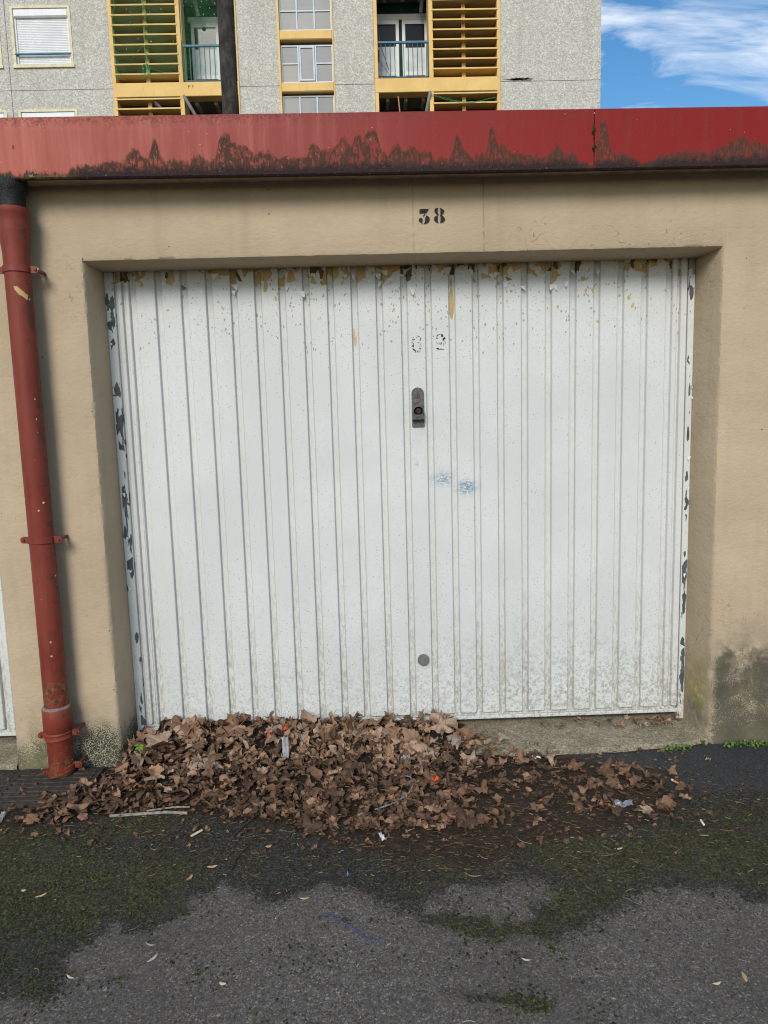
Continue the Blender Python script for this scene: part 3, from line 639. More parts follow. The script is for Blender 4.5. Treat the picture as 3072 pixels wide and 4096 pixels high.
def fascia(x0, x1):
    X = np.linspace(x0, x1, int((x1-x0)*260)); rings = []; hs = []; hz = []
    for x in X:
        zt, zb = ztop(x), zbot(x); w = .0015*math.sin(x*2.1+.4)
        prof = [(-0.085, zt+.004), (FY+0.006, zt+0.001), (FY, zt-0.006)]+[(FY+w*math.sin(math.pi*t), zt+(zb-zt)*t) for t in (.25, .5, .75, .93)]+[(FY, zb+0.004), (FY+0.004, zb), (-0.10, zb+0.002), (-0.10, zb+0.012)]
        rings.append([(x, y, z) for y, z in prof]); h = float(np.mean([np.interp(np.clip(np.array([-.007, 0, .007])+x+o_, -9, 9), sx, sh).max() for o_ in (-.006, -.003, 0, .003, .006)]))
        hs += [h]*len(prof); hz += [max(0, z-zb) for y, z in prof]
    o = MB().sweep(rings).build('fascia_panel', FASCIA, garage, smooth=True)
    fattr(o.data, 'stain_height', hs); fattr(o.data, 'edge_height', hz)
XJ = float(onY(2048+533/1.62, 560, FY)[0])
fascia(-4.2, XJ-0.0018); fascia(XJ+0.0018, 4.2)
MB().box(-4.15, 4.15, -0.118, -0.106, 2.335, 2.51).build('fascia_backing', plain('dark_steel', (0.03, 0.025, 0.025), 0.8), garage)
mj = MB()                                            # moss cushions sprouting from the joint
for (yy, r) in ((838, .012), (825, .008), (850, .007), (890, .005), (920, .004), (960, .010), (945, .006), (975, .005), (870, .004)):
    p = onY(2048+532/1.62, yy/1.62, FY)
    for _ in range(14):
        a = rng.normal(size=3)*r*.45; c = (p[0]+a[0]*.6, FY-.001-abs(a[1])*.5, p[2]+a[2]*1.2)
        s = r*.35; i = mj.vv([(c[0]-s, c[1], c[2]), (c[0]+s, c[1], c[2]), (c[0], c[1]-s, c[2]), (c[0], c[1]+s, c[2]), (c[0], c[1], c[2]-s), (c[0], c[1], c[2]+s)])
        mj.f += [(i, i+2, i+4), (i+2, i+1, i+4), (i+1, i+3, i+4), (i+3, i, i+4), (i+2, i, i+5), (i+1, i+2, i+5), (i+3, i+1, i+5), (i, i+3, i+5)]
tag(mj.build('moss', plain('joint_moss', (0.035, 0.05, 0.012), 0.95, 0.4, 90), garage), 'dark green moss growing in the fascia joint', kind='stuff')

# house number stencilled on the lintel
INK = plain('stencil_black_paint', (0.014, 0.017, 0.022), 0.75, 0.4, 120, 0.2)
def stencil(polys, ox, oy, sc, Y, name, parent, label, mat=INK, t=0.0006, grow=1):
    mb = MB()
    for P in polys:
        if grow != 1: ca, cb = sum(a for a, b in P)/len(P), sum(b for a, b in P)/len(P); P = [(ca+(a-ca)*grow, cb+(b-cb)*grow) for a, b in P]
        mb.prism([tuple(onY(ox+a/sc, oy+b/sc, Y)[[0, 2]]) for a, b in P][::-1], Y-t, Y+0.001)
    o = mb.build(name, mat, parent); o['label'] = label; return o
ball = [(397+73*math.cos(t), 732+75*math.sin(t)) for t in np.linspace(0, 2*math.pi, 14)[:-1]]
stencil([[(350, 380), (375, 335), (690, 328), (600, 475), (380, 482), (370, 525), (350, 495)], [(475, 605), (500, 550), (555, 505), (560, 525), (530, 565)],
    [(585, 565), (640, 580), (690, 610), (722, 660), (718, 740), (690, 800), (620, 840), (580, 855), (515, 868), (510, 850), (545, 815), (560, 740), (560, 640), (582, 630)], ball, [(395, 800), (430, 835), (480, 850), (460, 864), (415, 850)]],
    1640, 800, 9.217, -0.0035, 'digit', garage, 'black stencilled digit 3 on the lintel')
stencil([[(905, 350), (930, 310), (1020, 292), (1050, 312), (1025, 330), (1022, 460), (1035, 505), (1062, 520), (1060, 555), (1000, 530), (930, 470), (900, 410)],
    [(1090, 300), (1130, 296), (1220, 345), (1265, 395), (1255, 440), (1225, 500), (1165, 530), (1120, 525), (1118, 340)],
    [(880, 690), (905, 630), (960, 580), (1025, 562), (1020, 700), (1022, 790), (1055, 825), (1000, 825), (930, 780), (890, 730)],
    [(1095, 550), (1180, 555), (1240, 610), (1280, 670), (1298, 710), (1270, 760), (1200, 805), (1140, 825), (1095, 822), (1120, 790), (1128, 700), (1122, 590)]],
    1640, 800, 9.217, -0.0035, 'digit', garage, 'black stencilled digit 8 on the lintel')

# ---- the door: pressed steel sheet with raised panels, rail, side frames, lock
PROUD = 0.0145
def panel_mesh(w, z0, z1, name='panel'):
    c = 0.0045; y0, y1 = -PROUD, 0.0; r = 0.007
    out = []
    for (ins, y) in ((0, y1), (0.0035, y0+0.002), (0.0058, y0)):
        a, b, lo, hi = -w/2+ins, w/2-ins, z0+ins, z1
        out.append([(a, y, hi), (a, y, lo+r), (a+r*.3, y, lo+r*.3), (a+r, y, lo), (b-r, y, lo), (b-r*.3, y, lo+r*.3), (b, y, lo+r), (b, y, hi)])
    mb = MB(); ids = [mb.vv(p) for p in out]
    for k in range(2):
        for j in range(7): mb.f.append((ids[k]+j, ids[k]+j+1, ids[k+1]+j+1, ids[k+1]+j))
    mb.f.append(tuple(ids[2]+j for j in range(8)))
    me = mb.mesh(name, DOORP)
    import bmesh
    bm = bmesh.new(); bm.from_mesh(me); bmesh.ops.recalc_face_normals(bm, faces=bm.faces[:]); bm.to_mesh(me); bm.free()
    return me
gpx = [543, 646, 747, 845, 942, 1037, 1132, 1227, 1322, 1416, 1514, 1611.5, 1706, 1800, 1893, 1990, 2086, 2181, 2277, 2371, 2465, 2559, 2656]
gx = [float(onY(u, 1470, DY)[0]) for u in gpx]       # left edges of the grooves
GW = 0.022
PM = {}
def build_door(xoff, label, detailed):
    d = link('door', None, garage, (xoff, DY, 0)); d['label'] = label
    XL, XR = -1.24, 1.229
    MB().box(XL+xoff+.03, XR+xoff-.03, DY+0.0005, DY+0.02, 0.062, 2.06).build('door_sheet', DOORP, d)
    MB().cbox(XL+xoff+.028, XR+xoff-.026, DY-0.011, DY+0.0, 0.057, 0.074, .003).build('bottom_rail', DOORP, d)
    for a, b in ((XL+xoff-.004, XL+xoff+.034), (XR+xoff-.026, XR+xoff+.002)):
        MB().cbox(a, b, DY-0.016, DY+0.03, 0.02, 2.06, .003).build('side_frame', FRAMEP, d)
    runs = [(gx[i]+GW, gx[i+1]) for i in range(len(gx)-1)]
    runs = [(XL+.043, XL+.068), (XL+.076, gx[0])]+runs+[(gx[-1]+GW, float(onY(2700, 1470, DY)[0])), (float(onY(2709, 1470, DY)[0]), float(onY(2739, 1470, DY)[0]))]
    for a, b in runs:
        w = round((b-a)*2000)/2000
        if w not in PM: PM[w] = panel_mesh(w, 0.086, 2.06)
        link('panel', PM[w], d, (xoff+(a+b)/2, DY, 0))
    return d
door = build_door(0, 'white ribbed steel up-and-over door with flaking paint', True)
build_door(-2.941, 'white garage door at the left edge of the picture', False)
build_door(2.941, 'white garage door beyond the right pier', False)
PF = DY-PROUD                                        # front plane of the raised panels
C = lambda ox, oy, sc, a, b, Y: onY(ox+a/sc, oy+b/sc, Y)
LOCKM = plain('blackened_zinc', (0.085, 0.085, 0.083), 0.5, 0.35, 70, 0.3, 0.35, 0.5)
LOCKD = plain('rusted_dark_iron', (0.035, 0.022, 0.018), 0.8, 0.5, 90, 0.4)
BRASS = plain('dull_brass', (0.13, 0.10, 0.062), 0.5, 0.3, 120, 0, 0.6)
def lp(a, b, Y): return C(1550, 1450, 3.402, a, b, Y)
x0, x1 = float(lp(328, 500, PF)[0]), float(lp(495, 500, PF)[0]); zt, zb = float(lp(410, 340, PF)[2]), float(lp(410, 878, PF)[2])
w2 = (x1-x0)/2; xc = (x0+x1)/2
arc = [(xc+w2*math.cos(t), zt-w2+w2*math.sin(t)) for t in np.linspace(0, math.pi, 15)]
outl = arc+[(x0, zb+.003), (x0+.003, zb), (x1-.003, zb), (x1, zb+.003)]
pl = MB().prism(outl[::-1], PF-0.006, PF+.001).build('lock_plate', LOCKM, door)
kc = lp(408, 460, PF-.006)
MB().lathey(float(kc[0]), float(kc[2]), [(.0088, PF-.002), (.0088, PF-.0095), (.0074, PF-.0105), (.0068, PF-.0085)], 20).build('lock_cylinder', BRASS, door)
MB().box(kc[0]-.0012, kc[0]+.0012, PF-.0092, PF-.0086, kc[2]-.004, kc[2]+.005).build('keyhole', LOCKD, door)
MB().box(kc[0]-.0055, kc[0]+.0055, PF-.0085, PF-.004, kc[2]-.026, kc[2]-.0085).build('cylinder_body', BRASS, door)
hc = lp(420, 655, PF-.03); hr = .0235                 # hooded cup of the handle
hx0, hx1 = float(lp(340, 700, PF-.03)[0]), float(lp(502, 700, PF-.03)[0]); hcx = (hx0+hx1)/2; hw = (hx1-hx0)/2; hb = float(lp(420, 776, PF-.03)[2]); ht = float(lp(420, 585, PF-.03)[2])
def hood(w, top, bot): return [(hcx+w*math.cos(t), top-w+w*math.sin(t)) for t in np.linspace(0, math.pi, 13)]+[(hcx-w, bot), (hcx+w, bot)]
ro, ri = hood(hw, ht, hb), hood(hw*.80, ht-.004, hb+.013)
ri = ri[:13]+[(hcx-hw*.8*math.cos(t), (hb+.013+hw*.3)-hw*.3*math.sin(t)) for t in (0.0, math.pi)]
mb = MB(); n = len(ro)
rings = [[(x, PF-.004, z) for x, z in ro], [(x, PF-.032, z) for x, z in ro], [(x, PF-.033, z) for x, z in ri], [(x, PF-.0075, z) for x, z in ri]]
mb.sweep(rings, True).build('handle_cup', LOCKM, door)
MB().lathey(hcx+.001, float(hc[2])-.001, [(.016, PF-.006), (.013, PF-.012), (.014, PF-.020), (.012, PF-.024), (.004, PF-.025)], 20).build('handle_knob', LOCKD, door, True)
kb = onY(1694, 2640, PF-.01)
MB().lathey(float(kb[0]), float(kb[2]), [(.0245, PF+.0005), (.0255, PF-.004), (.0265, PF-.010), (.0255, PF-.0125), (.022, PF-.0130)], 32).build('round_cap', plain('grey_plastic', (0.135, 0.135, 0.135), 0.6, 0.15, 60, 0.15), door, True)
MB().box(kb[0]-.031, kb[0]+.031, PF-.0016, PF+.0005, kb[2]-.030, kb[2]+.029).build('cap_plate', DOORP, door)
stencil([[(1110, 240), (1150, 200), (1240, 168), (1240, 184), (1170, 218), (1120, 262)], [(1110, 262), (1122, 262), (1128, 305), (1112, 310)], [(1295, 270), (1310, 170), (1345, 180), (1370, 260), (1365, 310), (1345, 275)], [(1360, 370), (1435, 305), (1460, 365), (1400, 410), (1375, 460), (1365, 420)],
    [(1240, 575), (1280, 560), (1280, 500), (1310, 550), (1300, 585), (1240, 592)], [(1075, 315), (1130, 335), (1145, 325), (1130, 365), (1085, 345)], [(1180, 485), (1228, 545), (1215, 552)], [(1150, 590), (1210, 562), (1216, 578)], [(1100, 765), (1150, 745), (1205, 760), (1180, 790), (1165, 850), (1145, 800)],
    [(1230, 815), (1290, 770), (1340, 795), (1410, 788), (1360, 815), (1290, 802), (1240, 828)], [(1418, 430), (1447, 490), (1430, 480)], [(1363, 520), (1392, 578), (1376, 572)], [(1085, 490), (1150, 565), (1140, 568), (1080, 500)]],
    1640, 1320, 10.37, PF, 'old_numeral', door, 'faded chipped black 9 showing through the white paint', grow=1.3)
stencil([[(290, 238), (345, 248), (418, 302), (340, 276)], [(430, 335), (458, 348), (457, 428), (434, 432)], [(95, 372), (140, 395), (200, 366), (165, 418), (140, 412), (108, 398)], [(250, 318), (292, 313), (265, 343)], [(300, 494), (372, 518), (365, 538)], [(400, 540), (452, 598), (464, 685), (448, 660), (438, 602)],
    [(75, 690), (135, 600), (155, 650), (150, 720), (125, 680)], [(110, 765), (185, 800), (150, 832), (113, 800)], [(155, 855), (205, 825), (238, 870), (222, 932), (204, 868)], [(298, 897), (342, 838), (332, 938)], [(375, 768), (462, 762), (430, 793), (398, 788)], [(128, 540), (168, 548), (160, 584)], [(384, 412), (412, 408), (405, 428)],
    [(118, 322), (148, 292), (142, 342)], [(392, 702), (410, 668), (414, 734)], [(80, 440), (95, 395), (100, 402), (88, 445)], [(380, 915), (405, 870), (410, 876), (390, 918)], [(75, 480), (95, 500), (88, 570), (78, 560)]],
    1640, 1320, 10.37, PF, 'old_numeral', door, 'faded chipped black 6 showing through the white paint', grow=1.35)
FLAKE = plain('lifted_paint_flake', (0.66, 0.67, 0.66), 0.6, 0.12, 60)
for i in range(46):                                  # curled flakes hanging from the blistered top and the frames
    if i < 34: X = rng.uniform(-1.17, 1.17); Z = rng.uniform(1.955, 2.045); Y0 = PF; s = rng.uniform(.008, .022)
    else: X = (-1.232 if i % 2 else 1.221)+rng.uniform(-.012, .012); Z = rng.uniform(0.7, 1.85); Y0 = DY-.016; s = rng.uniform(.006, .013)
    mb = MB(); a = rng.uniform(-.6, .6); wd = rng.uniform(.4, .9); cu = rng.uniform(.3, .75); rows = []
    for k in range(4):
        t = k/3; ww = wd*s*(1-t)**.7*.9+.0006
        rows.append([(X+math.sin(a)*s*t*1.6-ww, Y0-.0008-cu*s*t*t, Z-math.cos(a)*s*t*1.6), (X+math.sin(a)*s*t*1.6, Y0-.0010-cu*s*t*t*1.15, Z-math.cos(a)*s*t*1.6), (X+math.sin(a)*s*t*1.6+ww, Y0-.0008-cu*s*t*t, Z-math.cos(a)*s*t*1.6)])
    mb.sweep(rows).build('paint_flake', FLAKE, door)
CEMENT = plain('grey_cement', (0.18, 0.155, 0.14), 0.9, 0.25, 80, 0.5)

# ================================================================== DOWNPIPE
PXC, PYC = -1.468, -0.078
pipe = thing('downpipe', (PXC, PYC, 0.015), 'red painted cast iron rainwater downpipe with bolted clamps, left of the door', 'downpipe')
MB().lathe(PXC, PYC, [(.0465, .30), (.0465, 2.07), (.050, 2.11), (.0565, 2.145), (.058, 2.165), (.058, 2.205), (.0615, 2.21), (.0615, 2.228), (.058, 2.232), (.050, 2.228)], 40).build('upper_pipe', PIPE, pipe, True)
MB().lathe(PXC, PYC, [(.043, .02), (.0495, .016), (.0495, .195), (.053, .20), (.057, .205), (.057, .293), (.054, .298)], 40).build('lower_pipe', PIPE, pipe, True)
MB().lathe(PXC, PYC, [(.0562, .291), (.0545, .299), (.0505, .304), (.0472, .305), (.0455, .300)], 40).build('cement_joint', CEMENT, pipe, True)
MB().lathe(PXC, PYC, [(.047, 2.20), (.048, 2.25), (.050, 2.275), (.058, 2.295), (.061, 2.31), (.061, 2.331), (.03, 2.333)], 30).build('bitumen_collar', plain('black_bitumen', (0.012, 0.011, 0.011), 0.45, 0.4, 60, 0.6), pipe, True)
def clamp(z, r, tilt=0.0, double=False):
    mb = MB(); n = 26; zz = [(0.0, -.013), (.0045, -.011), (.0045, .011), (0.0, .013)] if not double else [(0.0, -.018), (.006, -.014), (.003, -.004), (.003, .002), (.006, .008), (0.0, .016)]
    rings = []
    for j in range(n+1):
        a = math.pi+math.pi*j/n
        rings.append([(PXC+(r+d)*math.cos(a), PYC+(r+d)*math.sin(a), z+h+tilt*math.cos(a)) for d, h in zz])
    mb.sweep(rings)
    cl = mb.build('clamp', PIPE, pipe, True)
    for s in (-1, 1):
        xe = PXC+s*(r+.020); ze = z+tilt*s*1.25
        ear = [(PXC+s*(r-.004), ze-.013), (xe+s*.004, ze-.013), (xe+s*.012, ze-.008), (xe+s*.014, ze), (xe+s*.012, ze+.008), (xe+s*.004, ze+.013), (PXC+s*(r-.004), ze+.013)]
        MB().prism(ear if s < 0 else ear[::-1], PYC-.006, PYC+.001).build('lug', PIPE, cl)
        MB().lathey(xe+s*.002, ze, [(.0065, PYC-.005), (.0065, PYC-.0095), (.005, PYC-.0115), (.0, PYC-.0118)], 6, False).build('bolt', PIPE, cl)
        MB().box(xe-.005, xe+.005, PYC+.0015, .01, ze-.005, ze+.005).build('wall_bracket', PIPE, cl)
clamp(2.012, .047); clamp(0.985, .047); clamp(0.183, .0505, .004, True); clamp(0.030, .0505, .014)

# ================================================================== DRAIN GRATE
IRON = plain('dark_cast_iron', (0.055, 0.046, 0.038), 0.65, 0.4, 60, 0.4, 0.3)
gx0, gx1, gy0, gy1 = -1.64, -1.33, -0.30, -0.06
grate = thing('drain_grate', ((gx0+gx1)/2, (gy0+gy1)/2, 0), 'dark cast iron drain grate below the foot of the downpipe', 'drain grate')
MB().box(gx0-.02, gx1+.02, gy0-.02, gy0, -.03, .010).box(gx0-.02, gx1+.02, gy1, gy1+.02, -.03, .010).box(gx0-.02, gx0, gy0, gy1, -.03, .010).box(gx1, gx1+.02, gy0, gy1, -.03, .010).build('grate_frame', IRON, grate)
MB().box(gx0, gx1, gy0, gy1, -.02, .0032).build('sump_shade', plain('sump_shade_black', (0.006, 0.006, 0.006), 0.9), grate)  # black block close under the bars, painted as the slots' deep shade
barm = MB().cbox(gx0+.002, gx1-.002, -.0095, .0095, -.004, .0125, .002).mesh('bar', IRON)
yb = gy0+.017
while yb < gy1-.01: link('bar', barm, grate, (0, yb, 0)); yb += .034
MB().box((gx0+gx1)/2-.008, (gx0+gx1)/2+.008, gy0, gy1, .004, .0088).build('cross_bar', IRON, grate)

# ================================================================== APARTMENT BUILDING (facade plane Y = 17)
BY = 17.0
blk = thing('apartment_building', (-1.5, BY, 0), 'grey pebbledash apartment block with ochre yellow loggias behind the garage', 'apartment block')
WHITE = plain('white_pvc', (0.70, 0.72, 0.73), 0.5, 0.05, 3)
CREAM = plain('cream_surround', (0.66, 0.60, 0.42), 0.8, 0.12, 6)
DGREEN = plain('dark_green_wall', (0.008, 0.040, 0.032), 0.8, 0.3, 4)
BLUEM = plain('blue_painted_rail', (0.055, 0.16, 0.25), 0.5, 0.15, 8)
TEAL = plain('teal_painted_steel', (0.030, 0.085, 0.095), 0.55, 0.15, 8)
GREYP = plain('grey_pvc_pipe', (0.20, 0.205, 0.205), 0.55, 0.15, 9)
CONC = plain('pale_loggia_concrete', (0.33, 0.30, 0.25), 0.9, 0.2, 5)
def m_glass():
    k = NT('window_glass'); c = k.mix(k.step(k.noise(0.8, 3), 0.3, 0.7), (0.012, 0.015, 0.016), (0.03, 0.036, 0.038))
    return k.done(c, 0.08, None, 0.22)
def m_ribbed():
    k = NT('ribbed_glass'); x, y, z = k.xyz()
    r = k.objrand()
    c = k.ramp(r, [(0.0, (0.20, 0.205, 0.20)), (0.4, (0.235, 0.235, 0.22)), (0.65, (0.17, 0.185, 0.20)), (0.85, (0.25, 0.245, 0.195)), (1.0, (0.21, 0.21, 0.215))])
    c = k.mix(k.mul(k.step(k.noise(2.2, 3), 0.4, 0.7), 0.3), c, (0.12, 0.125, 0.125))
    w = k.step(k.m('SINE', k.mul(z, 210.0)), -1.0, 1.0)
    c = k.mix(k.mul(w, 0.16), c, (0.36, 0.36, 0.35))
    return k.done(c, 0.34, None, 0.3)
GLASS, RIBBED = m_glass(), m_ribbed()
def wallp(x0, x1, z0, z1, hole=None, y0=BY, y1=BY+0.28):
    mb = MB()
    if hole:
        a, b, c, d = hole
        mb.box(x0, a, y0, y1, z0, z1).box(b, x1, y0, y1, z0, z1).box(a, b, y0, y1, z0, c)
        if d < z1: mb.box(a, b, y0, y1, d, z1)
    else: mb.box(x0, x1, y0, y1, z0, z1)
    mb.build('wall_panel', PEBBLE, blk)
Z0, ZJ, ZT = 7.44, 10.182, 12.93
for a, b, h in ((-13.6, -9.152, (-10.82, -9.315)), (-9.138, -6.525, (-9.0, -7.49)), (-3.238, -2.2, None), (-0.755, 0.29, None), (3.592, 6.245, None)):
    wallp(a, b, ZJ+.006, ZT-.006, (h[0], h[1], 10.795, 12.2) if h else None)
    wallp(a, b, Z0+.006, ZJ-.006, (h[0], h[1], 8.29, 9.70) if h else None)
    wallp(a, b, 0, Z0-.006); wallp(a, b, ZT+.006, 13.6)
MB().box(-13.6, 6.22, BY+.06, BY+.2, ZJ-.006, ZJ+.006).build('joint_filler', plain('dark_joint', (0.07, 0.065, 0.06), 0.9), blk) if False else None
jf = MB()
for a, b in ((-13.6, -6.53), (-3.23, -2.2), (-.75, .29), (3.6, 6.24)):
    for z in (ZJ, ZT, Z0): jf.box(a, b, BY+.012, BY+.2, z-.0058, z+.0058)
jf.box(-9.1515, -9.1385, BY+.012, BY+.2, 0, 13.6).build('joint', plain('dark_joint', (0.07, 0.065, 0.06), 0.9), blk)  # dark filler set back in the panel joints
MB().box(-13.6, 6.235, BY+1.5, BY+10, 0, 13.5).build('core_wall', PEBBLE, blk)
MB().box(6.10, 6.245, BY+.29, BY+10, 0, 13.6).build('end_wall', PEBBLE, blk)
MB().box(-13.6, 6.25, BY+.0, BY+10, 13.61, 13.75).build('roof', CONC, blk)
sp = onY(2048+50/1.62, 512/1.62, BY)                 # spalled patch at the joint
mb = MB()
for k in range(5): mb.prism([(sp[0]-.42+.1*k+rng.uniform(-.05, .05), sp[2]+.02*rng.normal()-.02), (sp[0]-.2+.1*k, sp[2]+.035+.02*rng.normal()), (sp[0]+.0+.09*k, sp[2]+.01*rng.normal()), (sp[0]-.15+.1*k, sp[2]-.05+.015*rng.normal())], BY-.006, BY+.01)
mb.build('spalled_patch', plain('exposed_mortar', (0.16, 0.15, 0.125), 0.95, 0.5, 14, 0.5), blk)
# roller-shutter windows
def shutter_window(x0, x1, z0, z1):
    w = link('window', None, blk, ((x0+x1)/2, BY, z0))
    t = .055
    MB().box(x0-.01, x0+t, BY-.02, BY+.2, z0, z1).box(x1-t, x1+.01, BY-.02, BY+.2, z0, z1).box(x0+t, x1-t, BY-.02, BY+.2, z1-t*.9, z1+.01).build('surround', CREAM, w)
    MB().box(x0-.03, x1+.03, BY-.045, BY+.2, z0-.075, z0-.001).build('sill', CREAM, w)
    MB().box(x0+t, x0+t+.045, BY+.04, BY+.16, z0, z1-.26).box(x1-t-.045, x1-t, BY+.04, BY+.16, z0, z1-.26).build('guide', WHITE, w)
    MB().cbox(x0+t, x1-t, BY-.01, BY+.18, z1-.255, z1-t*.9-.002, .03).build('shutter_box', WHITE, w)
    rows = []; z = z0+.002
    while z < z1-.26:
        rows += [[(x0+t+.05, BY+.078, z), (x1-t-.05, BY+.078, z)], [(x0+t+.05, BY+.066, z+.018), (x1-t-.05, BY+.066, z+.018)], [(x0+t+.05, BY+.067, z+.031), (x1-t-.05, BY+.067, z+.031)]]; z += .040
    MB().sweep(rows).build('shutter', WHITE, w)
    zb_ = z0+.26
    MB().tube([(x0+.03, BY-.005, zb_), (x1-.03, BY-.005, zb_)], .025, 10).build('guard_rail', BLUEM, w, True)
shutter_window(-9.0, -7.49, 10.795, 12.2); shutter_window(-10.82, -9.315, 10.795, 12.2)
shutter_window(-9.0, -7.49, 8.29, 9.70); shutter_window(-10.82, -9.315, 8.29, 9.70)
# stair windows with ribbed panes
def stair_window(z0, z1, casement):
    xa, xb = -2.145, -0.785; w = link('window', None, blk, ((xa+xb)/2, BY+.1, z0)); yw = BY+.10
    MB().box(xa, xa+.035, yw, yw+.06, z0, z1).box(xb-.035, xb, yw, yw+.06, z0, z1).box(xa+.035, xb-.035, yw, yw+.06, z0, z0+.04).box(xa+.035, xb-.035, yw, yw+.06, z1-.035, z1).build('frame', plain('pale_blue_frame', (0.50, 0.57, 0.66), 0.5, 0.08, 4), w)
    cw = (xb-xa)/3; zm = z0+(z1-z0)*(.515 if casement else .52)
    fm = MATS['pale_blue_frame']
    for i in (1, 2): MB().box(xa+cw*i-.018, xa+cw*i+.018, yw-.006, yw+.055, z0+.04, z1-.035).build('mullion', fm, w)
    for i in range(3):
        a, b = xa+cw*i+(.035 if i == 0 else .018), xa+cw*(i+1)-(.035 if i == 2 else .018)
        if casement and i == 1:
            MB().box(a+.01, a+.05, yw-.03, yw+.02, z0+.05, z1-.045).box(b-.05, b-.01, yw-.03, yw+.02, z0+.05, z1-.045).box(a+.05, b-.05, yw-.03, yw+.02, z0+.05, z0+.085).box(a+.05, b-.05, yw-.03, yw+.02, z1-.08, z1-.045).build('casement', fm, w)
            MB().box(a+.05, b-.05, yw-.005, yw+.003, z0+.085, z1-.08).build('pane', RIBBED, w)
        else:
            MB().box(a, b, yw-.004, yw+.05, zm-.016, zm+.016).build('transom', fm, w)
            MB().box(a, b, yw+.02, yw+.028, z0+.04, zm-.016).build('pane', RIBBED, w)
            MB().box(a, b, yw+.02, yw+.028, zm+.016, z1-.035).build('pane', RIBBED, w)
for z0, z1, c in ((11.55, 12.48, False), (10.28, 11.21, True), (9.03, 9.97, False)): stair_window(z0, z1, c)
MB().box(-2.199, -2.147, BY-.03, BY+.25, 0, 13.6).build('stair_side_strip', YELLOW, blk); MB().box(-.783, -.756, BY-.03, BY+.25, 0, 13.6).build('stair_side_strip', YELLOW, blk)
for z0, z1 in ((12.55, 12.78), (11.29, 11.515), (10.02, 10.245), (8.75, 8.98)):
    MB().cbox(-2.146, -.784, BY-.03, BY+.25, z0, z1, .02).build('spandrel', YELLOW, blk)
MB().box(-2.147, -.783, BY+.26, BY+.3, 0, 13.6).build('stair_back', plain('stair_dark', (0.05, 0.05, 0.05), 0.9), blk)
# loggias
GAPSHADE = plain('slat_gap_shade', (0.16, 0.13, 0.085), 0.95, 0.3, 6)  # slat tops painted dark so the gaps between slats look shaded
def loggia(xl, xm0, xm1, xr, louvre_left, zf, beam=True):
    """one storey: louvre screen on one side of the post, open balcony on the other. zf = top of the floor beam."""
    lg = link('loggia', None, blk, ((xl+xr)/2, BY, zf)); c = 2.75
    zc = zf+2.40                                       # underside of the next beam
    MB().cbox(xl, xr, BY-.035, BY+.30, zf-.35, zf, .012).build('floor_beam', YELLOW, lg)
    for a, b in ((xl, xl+.095), (xr-.085 if louvre_left is False else xr-.04, xr)):
        MB().cbox(a, b, BY-.03, BY+.5, zf, zc, .008).build('side_post', YELLOW, lg)
    MB().cbox(xm0, xm1, BY-.03, BY+.5, zf, zc, .008).build('post', YELLOW, lg)
    MB().box(xl, xr, BY+.30, BY+1.45, zf-.2, zf-.02).build('floor_slab', CONC, lg)
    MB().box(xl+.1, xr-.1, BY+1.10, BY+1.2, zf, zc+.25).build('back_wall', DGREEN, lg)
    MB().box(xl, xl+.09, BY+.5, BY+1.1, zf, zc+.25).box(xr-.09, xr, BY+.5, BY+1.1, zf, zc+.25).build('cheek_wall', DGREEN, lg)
    la, lb = (xl+.095, xm0) if louvre_left else (xm1, xr-.085)
    oa, ob = (xm1, xr-.04) if louvre_left else (xl+.095, xm0)
    nb = 0
    while True:                                        # louvre slats hang from the top in even steps
        z = zf+2.095-.238*nb if False else zf+.19+.2375*nb
        if z > zc-.02: break
        sm = MB(); e0, e1 = la-.03, lb+.03
        i = sm.vv([(e0, BY-.045, z), (e1, BY-.045, z), (e1, BY-.045, z+.036), (e0, BY-.045, z+.036), (la+.02, BY+.42, z+.03), (lb-.02, BY+.42, z+.03), (lb-.02, BY+.42, z+.06), (la+.02, BY+.42, z+.06)])
        sm.f += [(i, i+1, i+2, i+3), (i+1, i+5, i+6, i+2), (i+5, i+4, i+7, i+6), (i+4, i, i+3, i+7), (i+3, i+2, i+6, i+7), (i, i+4, i+5, i+1)]
        so = sm.build('slat', YELLOW, lg); so.data.materials.append(GAPSHADE); so.data.polygons[4].material_index = 1; nb += 1
    xm = (la+lb)/2-.02
    MB().box(xm-.05, xm+.05, BY+.13, BY+.19, zf, zc).build('louvre_spine', YELLOW, lg)
    MB().box(la, lb, BY+.45, BY+.5, zf, zc).build('louvre_back', plain('louvre_shade_brown', (0.16, 0.105, 0.045), 0.9, 0.2, 3), lg)  # dark brown puts the shade of the louvre gaps into its colour
    # ceiling slab with down-stand ribs
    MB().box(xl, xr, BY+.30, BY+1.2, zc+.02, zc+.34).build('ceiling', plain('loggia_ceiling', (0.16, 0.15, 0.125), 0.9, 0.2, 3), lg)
    for i in range(3):
        x = oa+(ob-oa)*(.12+.36*i)+.08
        MB().box(x-.045, x+.045, BY+.31, BY+.86, zc-.09, zc+.02).build('ceiling_rib', CONC, lg)
    return lg, (oa, ob)
